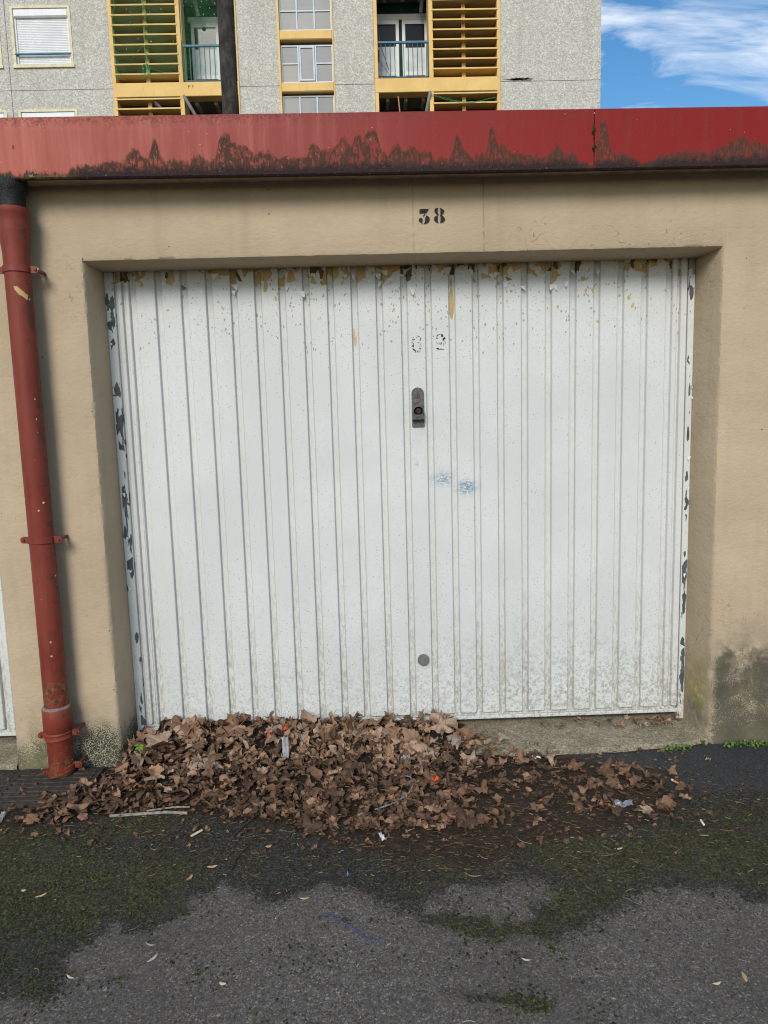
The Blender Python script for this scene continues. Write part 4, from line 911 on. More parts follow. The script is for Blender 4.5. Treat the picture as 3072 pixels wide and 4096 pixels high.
def balcony(lg, oa, ob, zf):
    MB().box(oa+.005, ob-.005, BY+.03, BY+.09, zf+.885, zf+.93).build('handrail', BLUEM, lg)
    MB().box(oa+.005, ob-.005, BY+.04, BY+.08, zf+.035, zf+.07).build('bottom_rail', TEAL, lg)
    bm_ = MB().box(-.0095, .0095, -.0095, .0095, zf+.07, zf+.885).mesh('baluster', TEAL)
    n = int((ob-oa)/.118)
    for i in range(n): link('baluster', bm_, lg, (oa+(ob-oa)*(i+.5)/n, BY+.06, 0))
    MB().box(oa+.005, oa+.03, BY+.04, BY+.08, zf+.0, zf+.93).box(ob-.03, ob-.005, BY+.04, BY+.08, zf, zf+.93).build('rail_post', TEAL, lg)
def french_door(lg, a, b, zf, zt, halves):
    yd = BY+1.05
    for (p, q, lowz) in halves:
        x0, x1 = a+(b-a)*p, a+(b-a)*q; t = .085
        MB().box(x0, x0+t, yd, yd+.06, zf, zt).box(x1-t, x1, yd, yd+.06, zf, zt).box(x0+t, x1-t, yd, yd+.06, zt-t*1.3, zt).box(x0+t, x1-t, yd, yd+.06, zf, zf+.12).box(x0+t, x1-t, yd, yd+.06, lowz, lowz+.10).build('door_frame', WHITE, lg)
        MB().box(x0+t, x1-t, yd+.025, yd+.033, lowz+.10, zt-t*1.3).build('pane', GLASS, lg)
        MB().box(x0+t, x1-t, yd+.025, yd+.033, zf+.12, lowz).build('pane', plain('frosted_pane', (0.36, 0.40, 0.42), 0.3, 0.1, 3), lg)
        hz_ = lowz+(zt-lowz)*rng.uniform(.50, .58)
        MB().box(x0+t+.01, x1-t-.01, yd+.034, yd+.036, lowz+.10, hz_).build('curtain', plain('net_curtain', (0.62, 0.66, 0.68), 0.9, 0.12, 5), lg) if False else MB().box(x0+t, x1-t, yd+.018, yd+.0245, lowz+.10, hz_).build('blind', plain('lowered_blind', (0.55, 0.60, 0.62), 0.6, 0.12, 2.5), lg)
    MB().box(a, b, yd-.01, yd+.055, zt+.002, zt+.14).build('shutter_box', WHITE, lg)
lgL, (oa, ob) = loggia(-6.52, -4.80, -4.69, -3.24, True, 10.305)
balcony(lgL, oa, ob, 10.305); french_door(lgL, -4.72, -3.34, 10.25, 12.28, [(0.05, .60, 10.85), (.60, 1.0, 10.85)])
MB().tube([(-4.50, BY+.30, 13.1), (-4.36, BY+.75, 12.30)], .055, 14).build('drain_pipe', GREYP, lgL, True)
lgR, (oa2, ob2) = loggia(0.295, 1.725, 1.835, 3.59, False, 10.305)
balcony(lgR, .30, 1.725, 10.305); french_door(lgR, 0.34, 1.80, 10.25, 12.28, [(-0.08, .46, 10.85), (.52, 1.0, 10.85)])
MB().tube([(1.66, BY+.30, 13.0), (1.61, BY+.80, 12.33)], .055, 14).build('drain_pipe', GREYP, lgR, True)
MB().box(.34, 1.0, BY+.75, BY+.98, 10.31, 10.66).build('low_box', plain('teal_box', (0.022, 0.085, 0.075), 0.7), lgR)
lgl2, _ = loggia(-6.52, -4.80, -4.69, -3.24, True, 7.56); balcony(lgl2, oa, ob, 7.56)
lgr2, _ = loggia(0.295, 1.725, 1.835, 3.59, False, 7.56); balcony(lgr2, .30, 1.725, 7.56)
MB().tube([(-4.69, BY-.06, 9.965), (-4.66, BY-.07, 9.90), (-4.50, BY+.05, 9.62), (-4.28, BY+.22, 9.2)], [.03, .045, .045, .045], 12).build('drain_pipe', GREYP, lgl2, True)
MB().tube([(1.735, BY-.06, 9.95), (1.725, BY-.07, 9.89), (1.66, BY+.05, 9.6), (1.58, BY+.22, 9.2)], [.03, .045, .045, .045], 12).build('drain_pipe', GREYP, lgr2, True)
for xl, xr in ((-6.52, -3.24), (.295, 3.59)):
    MB().cbox(xl, xr, BY-.035, BY+.30, 12.705, 13.055, .012).build('floor_beam', YELLOW, blk)
    MB().box(xl, xr, BY+.0, BY+.3, 13.06, 13.6).build('upper_wall', YELLOW, blk)
    MB().box(xl, xr, BY+.0, BY+.3, 0, 7.2).build('lower_wall', YELLOW, blk)
lt = MB()                                            # small worn letters on the beam
for P in ([(1219, 552), (1223, 552), (1223, 574), (1219, 574)], [(1224, 552), (1231, 552), (1233, 558), (1231, 563), (1224, 563), (1224, 560), (1229, 560), (1229, 555), (1224, 555)], [(1244, 552), (1254, 552), (1254, 555), (1244, 555)], [(1246, 557), (1255, 557), (1253, 560), (1246, 560)], [(1244, 562), (1254, 562), (1252, 566), (1244, 566)]):
    lt.prism([tuple(onY(a/1.62, b/1.62, BY-.035)[[0, 2]]) for a, b in P][::-1], BY-.0365, BY-.03)
lt.build('beam_lettering', plain('worn_lettering', (0.16, 0.14, 0.11), 0.9), blk)

# netting hung over the left loggia
def m_net():
    k = NT('green_bird_net'); x, y, z = k.xyz()
    a = k.step(k.m('ABSOLUTE', k.m('SINE', k.mul(k.add(x, z), 170.0))), 0.90, 0.99); b = k.step(k.m('ABSOLUTE', k.m('SINE', k.mul(k.sub(x, z), 170.0))), 0.90, 0.99)
    f = k.m('MAXIMUM', a, b)
    tr = k.n('ShaderNodeBsdfTransparent'); mx = k.n('ShaderNodeMixShader')
    k.put(k.b.inputs['Base Color'], (0.06, 0.30, 0.10)); k.put(k.b.inputs['Roughness'], 0.7)
    k.put(mx.inputs[0], k.mul(k.add(k.mul(f, 0.6), 0.04), k.step(k.noise(2.0, 3), 0.3, 0.7, 0.16, 0.50)))
    k.t.links.new(tr.outputs[0], mx.inputs[1]); k.t.links.new(k.b.outputs[0], mx.inputs[2]); k.t.links.new(mx.outputs[0], k.out.inputs[0])
    return k.mat
NETS = plain('green_cord', (0.03, 0.36, 0.13), 0.6, 0.2, 9)
net = thing('bird_netting', (-5.6, BY-.07, 10.31), 'thin green bird netting with knotted cords over the left loggia', 'netting')
rows = []
for z in np.linspace(10.36, 12.66, 22):
    rows.append([(x, BY-.075-.03*fbm(x*2.5, z*1.5, 3), z) for x in np.linspace(-6.42, -3.30, 40)])
MB().sweep(rows).build('mesh', m_net(), net)
def cord(pts, r=.006, par=None, mat=NETS): MB().tube([onY(400+a/2.765, b/2.765, BY-.10) for a, b in pts], r, 6).build('cord', mat, par)
cord([(455, 0), (475, 30), (470, 80), (488, 140)], par=net); cord([(478, 40), (492, 110), (500, 160), (498, 230)], par=net)
cord([(474, 290), (488, 340), (484, 400), (500, 470)], .007, net); cord([(494, 290), (487, 360), (490, 420)], par=net)
cord([(487, 495), (495, 560), (508, 620), (520, 660), (512, 700)], .009, net); cord([(470, 720), (490, 710), (530, 712), (540, 740), (552, 820)], .008, net)
cord([(470, 725), (478, 800), (500, 825), (520, 760), (505, 715)], .006, net); cord([(512, 705), (525, 770), (535, 825)], .008, net)
cord([(150, 0), (165, 70), (140, 160), (130, 250), (155, 380), (160, 520), (165, 620), (180, 740), (190, 800), (240, 828)], .0045, net)
cord([(885, 0), (892, 150), (905, 450)], .006, net, plain('pale_cord', (0.4, 0.5, 0.45), 0.7))
cord([(540, 750), (620, 775), (760, 815)], .003, net); cord([(490, 500), (420, 560), (360, 640)], .003, net)
sk = MB()
for a, b in [(950, 20), (925, 62), (1015, 75), (1107, 78), (1122, 15), (1180, 2), (1270, 35), (1077, 110), (1145, 163), (1211, 88), (1262, 156), (1270, 192), (1030, 195), (290, 102), (340, 136), (548, 134), (676, 100), (337, 247), (627, 262), (420, 430), (557, 458), (570, 458), (810, 455), (293, 543), (428, 560), (505, 22), (730, 490), (480, 757)]:
    p = onY(400+a/2.765, b/2.765, BY-.10); sk.lathey(float(p[0]), float(p[2]), [(.011, BY-.095), (.009, BY-.103), (.003, BY-.106)], 6)
sk.build('net_knots', plain('pale_knot', (0.75, 0.78, 0.75), 0.7), net)
net2 = thing('bird_netting', (2.7, BY-.07, 9.6), 'torn wisps of netting strung below the right louvres', 'netting')
MB().tube([onY(1450+a/2.765, b/2.765, BY-.06) for a, b in ((760, 1050), (850, 1075), (940, 1105), (1100, 1120), (1210, 1130), (1350, 1105), (1470, 1075))], .005, 6).build('cord', NETS, net2)
MB().tube([onY(1450+a/2.765, b/2.765, BY-.06) for a, b in ((790, 1050), (950, 1090), (1080, 1135), (1290, 1140), (1380, 1128))], .003, 6).build('cord', NETS, net2)
# pigeon on the slat
pg0 = onY(400+640/2.765, 1212/2.765, BY-.0)
pg = thing('pigeon', (pg0[0], BY+.02, pg0[2]), 'grey pigeon perched on a louvre slat of the left loggia', 'pigeon')
PGM = plain('pigeon_grey', (0.075, 0.07, 0.075), 0.8, 0.4, 25); x, y, z = pg0[0], BY+.02, pg0[2]
MB().tube([(x+.13, y+.02, z+.02), (x+.09, y+.01, z+.045), (x+.03, y, z+.085), (x-.02, y, z+.13), (x-.045, y, z+.165), (x-.055, y, z+.195), (x-.06, y, z+.215), (x-.066, y, z+.226)], [.008, .022, .052, .055, .040, .026, .024, .010], 12).build('body', PGM, pg, True)
MB().tube([(x-.075, y-.004, z+.208), (x-.10, y-.004, z+.200)], [.008, .002], 6).build('beak', plain('beak_grey', (0.2, 0.18, 0.16), .6), pg)
MB().tube([(x+.12, y-.035, z+.02), (x+.05, y-.05, z+.07), (x-.01, y-.045, z+.12)], [.006, .03, .012], 8).build('wing', plain('wing_grey', (0.13, 0.125, 0.13), 0.8, 0.3, 25), pg, True)
for s in (-.015, .015): MB().tube([(x, y+s, z-.005), (x+.005, y+s, z+.05)], .006, 5).build('leg', plain('beak_grey', (0.2, 0.18, 0.16), .6), pg)
# folding chair and broom on the right balcony, timber pole below
fc = thing('folding_chair', (.42, BY+.45, 10.31), 'grey folded garden chair on the right balcony behind the railing', 'chair')
CH = plain('chair_grey', (0.06, 0.062, 0.065), 0.6)
f = lambda a, b, Y=BY+.40: onY(1450+a/2.765, b/2.765, Y)
MB().sweep([[f(128, 590, BY+.35), f(186, 550)], [f(122, 640, BY+.33), f(187, 610)], [f(124, 690, BY+.35), f(186, 660)], [f(130, 740, BY+.38), f(178, 690)]]).build('backrest', CH, fc)
MB().tube([f(186, 550), f(186, 670), f(320, 850, BY+.2)], .011, 8).build('frame', plain('chair_tube', (0.3, 0.31, 0.32), 0.4, 0.1, 9, 0, .6), fc)
MB().tube([f(150, 730), f(185, 690), (f(192, 740))], .010, 8).build('frame', MATS['chair_tube'], fc)
br = thing('broom', (.6, BY+.3, 10.31), 'thin broomstick leaning across the right balcony railing', 'broom')
MB().tube([f(183, 405, BY+.35), f(215, 550, BY+.3), f(290, 770, BY+.2)], .010, 8).build('stick', plain('dark_stick', (0.09, 0.085, 0.08), 0.6), br)
MB().box(f(290, 790)[0]-.12, f(290, 790)[0]+.12, BY+.17, BY+.23, 10.31, 10.39).build('brush_head', CH, br)
tp = thing('timber_pole', (.92, BY+.2, 9.2), 'orange timber pole standing in the lower right loggia', 'pole')
MB().tube([onY(1450+395/2.765, 1065/2.765, BY+.06), onY(1450+405/2.765, 1160/2.765, BY+.05), onY(1450+415/2.765, 1260/2.765, BY+.04), (.93, BY+.04, 7.58)], .016, 8).build('shaft', plain('orange_timber', (0.50, 0.25, 0.11), 0.7), tp)

# ================================================================== POLE behind the garage
def m_pole():
    k = NT('weathered_dark_pole'); f_ = k.noise(9, 5, 0.75, k.vs(k.pos(), (1, 1, .5)))
    c = k.ramp(f_, [(0.3, (0.018, 0.016, 0.014)), (0.5, (0.038, 0.034, 0.030)), (0.66, (0.075, 0.07, 0.062)), (0.78, (0.16, 0.155, 0.145))])
    return k.done(c, 0.9, k.bump(k.noise(40, 4, .7), 0.5, 0.01), 0.2)
pole = thing('lamp_post', (-2.0, 8, 0), 'dark mottled lamp post rising behind the garage roof in front of the left loggia', 'lamp post')
MB().lathe(-1.995, 8, [(.17, 0), (.15, .4), (.122, 1.5), (.116, 6), (.115, 9.5), (.10, 9.55), (.0, 9.56)], 28).build('shaft', m_pole(), pole, True)
MB().lathe(-1.995, 8, [(.24, 0), (.24, .05), (.175, .06)], 20).build('base_flange', MATS['dark_cast_iron'], pole)
MB().tube([(-1.995, 8, 9.4), (-1.995, 7.7, 9.9), (-1.995, 6.9, 10.1)], .04, 10).build('arm', MATS['dark_cast_iron'], pole)

# ================================================================== LEAF DRIFT
def mound(X, Y):
    X = np.asarray(X, float); Y = np.asarray(Y, float)
    Hh = np.interp(X, [-1.7, -1.26, -1.2, -.9, -.55, -.2, .1, .25, .42, .8, 1.25], [0.0, .0, .066, .073, .080, .066, .052, .026, .007, .003, .0])
    yf = np.interp(X, [-1.7, -1.2, -.6, 0, .5, .9, 1.2], [-.30, -.34, -.40, -.42, -.36, -.28, -.2])
    t = np.clip((Y-yf)/(DY-yf), 0, 1)
    base = Hh*(t**.62)
    base = np.where(X < -1.245, .004*sstep(-.5, -.33, Y)*sstep(-.25, -.36, Y), base)
    edge = np.interp(X, [.22, .45, .75, 1.05], [.22, .05, -.03, -.12])       # drift leaves the apron free on the right
    base = np.where((X > .22) & (Y > edge), base*np.exp(-(Y-edge)/.05), base)
    return np.maximum(base*(.75+.5*fbm(X*7, Y*7, 12)), 0)
mx_, my_ = np.meshgrid(np.linspace(-1.75, 1.3, 230), np.linspace(-.50, .203, 80))
mz_ = mound(mx_, my_)+(fbm(mx_*30, my_*30, 40, 3)-.5)*.012-.009
slabz = np.where((my_ > -.03) & (np.abs(mx_) < 1.25), .020, 0)
mz_ = mz_ + np.where(mz_ > .012, slabz*.6, 0)
blockp = (mx_ < -1.245) & (my_ > -.02); mz_ = np.where(blockp, -.05, mz_)
mme = bpy.data.meshes.new('leaf_mould'); ii = np.arange(mx_.size).reshape(mx_.shape)
mme.from_pydata(np.stack([mx_.ravel(), my_.ravel(), mz_.ravel()], -1).tolist(), [], np.stack([ii[:-1, :-1], ii[:-1, 1:], ii[1:, 1:], ii[1:, :-1]], -1).reshape(-1, 4).tolist())
def m_mould():
    k = NT('damp_leaf_mould'); f_ = k.noise(70, 5, .75)
    return k.done(k.ramp(f_, [(0.3, (0.010, 0.007, 0.005)), (0.55, (0.030, 0.019, 0.012)), (0.75, (0.085, 0.052, 0.030))]), 0.85, k.bump(k.noise(130, 4, .7), .8, .008), .25)
mme.materials.append(m_mould()); mme.polygons.foreach_set('use_smooth', [True]*len(mme.polygons))
tag(link('leaf_mould', mme), 'dark damp leaf mould under the drift of leaves', 'leaf mould', kind='stuff')

def leaf_variant(seed, nseg=46, rings=(0.0, .22, .45, .68, .86, 1.0), torn=0.0, flat=1.0):
    r_ = np.random.default_rng(seed)
    th = np.linspace(-math.pi/2, 1.5*math.pi, nseg, endpoint=False)+r_.normal(size=nseg)*.015
    lob = [(math.pi/2, 1.0, .30), (math.pi/2+.92, .86, .29), (math.pi/2-.92, .86, .29), (math.pi/2+1.85, .58, .28), (math.pi/2-1.85, .58, .28)]
    R = np.full(nseg, .56)
    for a, L, w in lob:
        L2 = L*r_.uniform(.85, 1.08); d = np.abs((th-a+math.pi) % (2*math.pi)-math.pi)
        R = np.maximum(R, .56+(L2*1.06-.56)*np.clip(1-(d/(w*1.7)), 0, 1)**1.15)
    R = R*(.88+.20*((np.arange(nseg)*.618+seed*.37) % 1.0))*(.82+.36*vnoise(th*.9+seed, th*0+seed*.71, seed+5))                     # serrated margin
    dn = np.abs((th+math.pi/2+math.pi) % (2*math.pi)-math.pi); R = R*np.where(dn < .25, .55, 1)
    if torn: R = R*np.clip(.55+1.1*vnoise(th*1.3+seed, th*0+seed*.37, seed), .35, 1.1)
    ven = np.zeros(nseg)
    for a, L, w in lob: ven = np.maximum(ven, np.exp(-((np.abs((th-a+math.pi) % (2*math.pi)-math.pi))/.09)**2))
    V = [(0, 0, 0)]; vv = [1.0]
    A1, A2 = r_.uniform(-.5, .9), r_.uniform(0, 6.28); fold = r_.uniform(-.5, 1.3)*flat
    kx, ky = r_.uniform(-2.3, 2.6)*flat, r_.uniform(-1.0, 1.3)*flat; wa = r_.uniform(.08, .30)*flat; wk = r_.integers(2, 5)
    for t in rings[1:]:
        for j in range(nseg):
            x, y = R[j]*t*math.cos(th[j]), R[j]*t*math.sin(th[j])
            z = fold*abs(x)*.6 + wa*t*t*math.sin(wk*th[j]+A2) + .05*(1-ven[j])*t*flat + r_.normal()*.012*t*flat
            V.append((x, y, z)); vv.append(ven[j]*(1 if t < .95 else .5))
    V = np.array(V)
    ca, sa = math.cos(A1), math.sin(A1)
    for (kk, ang) in ((kx, A1), (ky, A1+math.pi/2)):
        if abs(kk) < .05: continue
        ca, sa = math.cos(ang), math.sin(ang); u = V[:, 0]*ca+V[:, 1]*sa; w = -V[:, 0]*sa+V[:, 1]*ca
        ph = np.clip(u*kk, -2.6, 2.6); rr = 1/kk
        un = (rr-V[:, 2])*np.sin(ph); zn = rr-(rr-V[:, 2])*np.cos(ph)
        V = np.stack([un*ca-w*sa, un*sa+w*ca, zn], -1)
    Fc = [(0, 1+j, 1+(j+1) % nseg) for j in range(nseg)]
    for k in range(len(rings)-2):
        b0, b1 = 1+k*nseg, 1+(k+1)*nseg
        Fc += [(b0+j, b1+j, b1+(j+1) % nseg, b0+(j+1) % nseg) for j in range(nseg)]
    V = V.tolist()
    if not torn:                                                            # petiole
        jb = int(nseg*0)+1+(len(rings)-2)*nseg; p0 = Vector(V[jb]); d = Vector((r_.uniform(-.2, .2), -1, r_.uniform(-.1, .35))).normalized()
        mb = MB().tube([Vector((0, 0, 0)).lerp(p0, .6), p0, p0+d*.35, p0+d*.62+Vector((.05, 0, .05))], [.016, .018, .016, .022], 4)
        o_ = len(V); V += [list(v) for v in mb.v]; Fc += [tuple(o_+i for i in f__) for f__ in mb.f]; vv += [1.0]*len(mb.v)
    V = np.array(V); V[:, 2] -= np.percentile(V[:, 2], 12)
    return V, Fc, np.array(vv)
LEAFM = leaf_mat('dry_plane_leaf', True); LITM = leaf_mat('leaf_litter_brown', False)
variants = []
for s in range(26):
    V, Fc, vv = leaf_variant(100+s, torn=0.0 if s % 4 else 1.0, flat=(.5, .9, 1.15, 1.4)[s % 4])
    m_ = bpy.data.meshes.new('fallen_leaf'); m_.from_pydata(V.tolist(), [], Fc); m_.update(); fattr(m_, 'vein', vv)
    m_.materials.append(LEAFM); m_.polygons.foreach_set('use_smooth', [True]*len(m_.polygons)); variants.append((m_, V, Fc, vv))
drift_px = [(545, 2880), (700, 2860), (900, 2870), (1010, 2840), (1100, 2880), (1300, 2890), (1600, 2885), (1790, 2885), (1870, 2930), (2000, 2950), (2190, 3010), (2400, 3060), (2600, 3075), (2780, 3180), (2650, 3260), (2300, 3260), (1980, 3290), (1650, 3330), (1300, 3320), (1000, 3270), (780, 3225), (560, 3240), (300, 3280), (60, 3300), (60, 3245), (180, 3190), (330, 3150), (480, 3090), (520, 2980)]
def place(u, v):
    z = .03
    for _ in range(6):
        p = onZ(u, v, z); z = float(mound(p[0], p[1])); z += .018 if (p[1] > -.03 and abs(p[0]) < 1.24 and z > .01) else 0
    p = onZ(u, v, z); return float(p[0]), float(p[1]), z
def ok_spot(X, Y, r):
    if X < -1.24 and Y > -.03: return False
    if Y > DY-.02: return False
    if abs(X+1.468) < .055 and Y > -.15: return False
    return X > -1.25+r*.5 or Y < -.03-r*.4
LM = [((1143, 3020), 'the clear plastic strip'), ((562, 3040), 'the green seedling'), ((1600, 3190), 'the blue wire'), ((1742, 3130), 'the bright orange scrap'), ((1870, 2948), 'the red plastic scrap'), ((1622, 3052), 'the foil wrapper'),
      ((235, 3115), 'the foot of the downpipe'), ((160, 3200), 'the drain grate'), ((600, 3262), 'the long split stick'), ((2495, 3222), 'the silver plastic scrap'), ((2145, 3045), 'the white sweet wrapper'), ((2700, 3133), 'the orange cigarette butt'),
      ((880, 3015), 'the tiny yellow scrap'), ((685, 3102), 'the pinkish paper scrap'), ((1000, 3236), 'the thick twig stub'), ((1848, 3290), 'the short dark twig'), ((1015, 2850), 'the tallest leaf'), ((1555, 2945), 'the largest smooth tan leaf'),
      ((495, 3070), 'the left pier corner'), ((1530, 3340), 'the torn white paper'), ((1980, 3290), 'the yellow cigarette butt'), ((1300, 2905), 'the white door'), ((760, 2890), 'the left end of the door')]
GRP = 'fallen leaves in the drift before the garage door'
count = 0
def describe(u, v, s, shade, curl):
    d = [(math.hypot(u-a, (v-b)*1.6), a, b, t) for (a, b), t in LM]; dd, a, b, t = min(d)
    dx, dy = u-a, (v-b)*1.6
    if t == 'the white door': rel = 'touching' if dd < 60 else 'in front of'
    elif dd < 45: rel = 'right beside'
    elif abs(dx) > abs(dy): rel = ('just ' if dd < 110 else 'further ')+('right of' if dx > 0 else 'left of')
    else: rel = ('just ' if dd < 110 else 'well ')+('in front of' if dy > 0 else 'behind')
    big = 'large' if s > .052 else ('medium' if s > .038 else 'small')
    col_ = 'dark brown' if shade < .26 else 'brown' if shade < .5 else 'reddish tan' if shade < .68 else 'pale tan' if shade < .82 else 'greyish' if shade < .94 else 'orange tan'
    return f'{big} {col_} {curl} leaf {rel} {t}'
def add_leaf(X, Y, Z, s, label=None, group=GRP, var=None, tilt=None, rz=None, px=None, shade=None):
    global count
    vi = int(rng.integers(len(variants))) if var is None else var
    o = link('fallen_leaf', variants[vi][0], None, (X, Y, Z))
    tl = tilt if tilt is not None else .42
    o.rotation_euler = (rng.normal()*tl, rng.normal()*tl, rng.uniform(0, 6.28) if rz is None else rz)
    k_ = rng.uniform(.85, 1.15); o.scale = (s*k_, s/k_, s*rng.uniform(.8, 1.3)); count += 1
    sh_ = float(rng.uniform(.02, 1.0))**(.8 if Y > -.12 else 1.5) if shade is None else shade
    o.color = (sh_, sh_, sh_, 1)
    if label is None: label = describe(px[0], px[1], s, sh_, ('torn', 'crumpled', 'curled', 'rolled')[vi % 4])
    return tag(o, label, 'leaf', group)
# singled-out leaves
SH = {7: .45, 4: .80, 5: .97, 8: .66, 6: .70, 12: .78, 13: .55, 16: .72, 20: .70, 9: .62, 10: .88}
def one(u, v, s, label, var, tilt=.15, dz=.012, rz=None):
    X, Y, Z = place(u, v); o = add_leaf(X, Y, Z+dz, s, label, GRP, var, tilt, rz, shade=SH.get(var, .5))
one(1015, 2850, .062, 'tall curled leaf standing highest against the door', 7, .9, .055)
one(650, 3000, .085, 'broad pale grey-brown leaf behind the green seedling', 4, .12, .030)
one(620, 3110, .055, 'bright tan folded leaf below the green seedling', 5, .3, .022)
one(1555, 2945, .085, 'largest smooth tan leaf lying flat on the heap below the door lock', 8, .10, .030)
one(1240, 2900, .060, 'upright tan leaf propped against the door to the right of the tallest leaf', 6, 1.0, .035)
one(2680, 3090, .034, 'small lobed brown leaf alone on the black tarmac strip', 13, .1, .006)
one(2590, 3250, .042, 'pale tan leaf lying beside the silver plastic scrap', 12, .08, .006)
one(1255, 3240, .05, 'drooping brown leaf hanging over the front edge of the drift near the middle', 13, .25, .010)
one(1730, 3240, .042, 'two-lobed tan leaf just right of the end of the blue wire', 16, .15, .010)
one(1830, 2960, .036, 'diamond-shaped tan leaf next to the red plastic scrap', 20, .4, .02)
one(330, 3160, .045, 'creased leaf fan resting beside the bottom clamp of the downpipe', 9, .5, .015)
one(1735, 2985, .045, 'grey-brown pointed leaf right of the foil wrapper', 10, .35, .02)
tries = 0
tail = 0
while count < 262 and tries < 20000:
    tries += 1
    u, v = rng.uniform(0, 2800), rng.uniform(2850, 3340)
    if not inside(drift_px, np.array([u]), np.array([v]))[0]: continue
    dens = 1.0 if (420 < u < 1800 and v < 3110) else (.30 if v < 3200 and u < 1950 else .06)
    if v > 3240 and u < 1950: dens = .10
    if rng.uniform() > dens: continue
    X, Y, Z = place(u, v); s = (.025+.052*rng.beta(1.2, 1.8))*(1.12 if Y > -.12 else .72)
    if X > .45: s *= .62
    if not ok_spot(X, Y, s): continue
    if u > 1900:
        if tail >= 15: continue
        tail += 1
    add_leaf(X, Y, Z+rng.uniform(.0, .020 if Z > .03 else .006), s, tilt=.45 if Z > .035 else .20, px=(u, v))
while count < 275:                                   # some leaves leaning on the door itself
    u = rng.uniform(600, 1780); X = float(onY(u, 2870, .17)[0]); add_leaf(X, .17, .075+rng.uniform(0, .02), rng.uniform(.03, .05), tilt=.9, px=(u, 2870))

bylab = {}
for o in COL.objects:
    if o.name.startswith('fallen_leaf'): bylab.setdefault(o['label'], []).append(o)
for lab, L in bylab.items():                         # tell look-alikes apart by their order from the left
    if len(L) > 1:
        L.sort(key=lambda o: (o.location.x-CAM[0])/(o.location.y-CAM[1]))
        names = ('left one', 'right one') if len(L) == 2 else ('left one', 'middle one', 'right one') if len(L) == 3 else [f'{w} from left' for w in ('first', 'second', 'third', 'fourth', 'fifth', 'sixth')]
        for o, w in zip(L, names): o['label'] = lab.replace('just ', '').replace('further ', '').replace('well ', '')+', '+w

# the rest of the litter: fragments, straw, moss crumbs and grit as masses
class Mass:
    def __init__(s): s.V = []; s.F = []; s.a = {}; s.n = 0
    def add(s, V, F, **at):
        V = np.asarray(V); s.V.append(V); s.F += [tuple(i+s.n for i in f__) for f__ in F]
        for k_, x in at.items(): s.a.setdefault(k_, []).append(np.broadcast_to(np.asarray(x, float), (len(V),)))
        s.n += len(V)
    def build(s, name, mat, label, cat, smooth=True):
        me = bpy.data.meshes.new(name); me.from_pydata(np.concatenate(s.V).tolist(), [], s.F); me.update()
        for k_, x in s.a.items(): fattr(me, k_, np.concatenate(x))
        me.materials.append(mat)
        if smooth: me.polygons.foreach_set('use_smooth', [True]*len(me.polygons))
        return tag(link(name, me), label, cat, kind='stuff')
def rotm(ax, ay, az):
    return np.array((Matrix.Rotation(az, 3, 'Z') @ Matrix.Rotation(ay, 3, 'Y') @ Matrix.Rotation(ax, 3, 'X')))
low_var = [leaf_variant(300+s, 22, (0, .5, .85, 1.0), 1.0 if s % 2 else 0, (.5, 1.0, 1.4)[s % 3]) for s in range(14)]
lit = Mass(); tries = 0; made = 0
while made < 1900 and tries < 30000:
    tries += 1
    u, v = rng.uniform(0, 2900), rng.uniform(2860, 3420)
    d = float(polydist(drift_px, np.array([u]), np.array([v]))[0])
    pr = (1.0 if u < 1900 else .55) if d > 0 else math.exp(d/75)*.5
    if rng.uniform() > pr: continue
    X, Y, Z = place(u, v); s = rng.uniform(.009, .036)*(1 if d > 0 else .5)
    if not ok_spot(X, Y, s): continue
    V, Fc, vv = low_var[rng.integers(14)]
    tl = .55 if Z > .03 else .25
    lit.add((V*s) @ rotm(rng.normal()*tl, rng.normal()*tl, rng.uniform(0, 6.3)).T+np.array([X, Y, Z+rng.uniform(0, .012)]), Fc, rnd=np.clip(rng.beta(1.3, 2.2)*(1 if Y > -.15 else .6), 0, 1), vein=vv*.6); made += 1
for _ in range(70):                                  # bits caught under the door's right foot
    u, v = rng.triangular(1900, 2690, 2740), rng.uniform(2868, 2892)-.03*0; p = onY(u, 2860, .17+rng.uniform(-.02, .03))
    V, Fc, vv = low_var[rng.integers(14)]; s = rng.uniform(.006, .020)
    lit.add((V*s) @ rotm(rng.normal()*.4, rng.normal()*.4, rng.uniform(0, 6.3)).T+np.array([min(p[0], 1.20), .165+rng.uniform(-.05, .03), .034+rng.uniform(0, .008)]), Fc, rnd=rng.beta(1.5, 2.0), vein=vv*.6)
lit.build('leaf_litter', LITM, 'small torn brown leaf fragments filling the drift', 'leaf litter')
straw = Mass()
def sliver(X, Y, Z, L, w, az, rn, bend=.3):
    n = 4; P = []
    for k in range(n):
        t = k/(n-1)-.5; b = bend*L*(t*t*4-1)*.25
        c = np.array([X+L*t*math.cos(az)-b*math.sin(az), Y+L*t*math.sin(az)+b*math.cos(az), Z+.0015+rng.uniform(0, .001)])
        ww = w*(1-abs(t)*1.2); s_ = np.array([-math.sin(az), math.cos(az), 0])*ww
        P += [c-s_, c+np.array([0, 0, w*.9]), c+s_]
    F = []
    for k in range(n-1):
        for j in range(2): F.append((k*3+j, k*3+j+1, k*3+3+j+1, k*3+3+j))
    straw.add(P, F, rnd=rn)
made = tries = 0
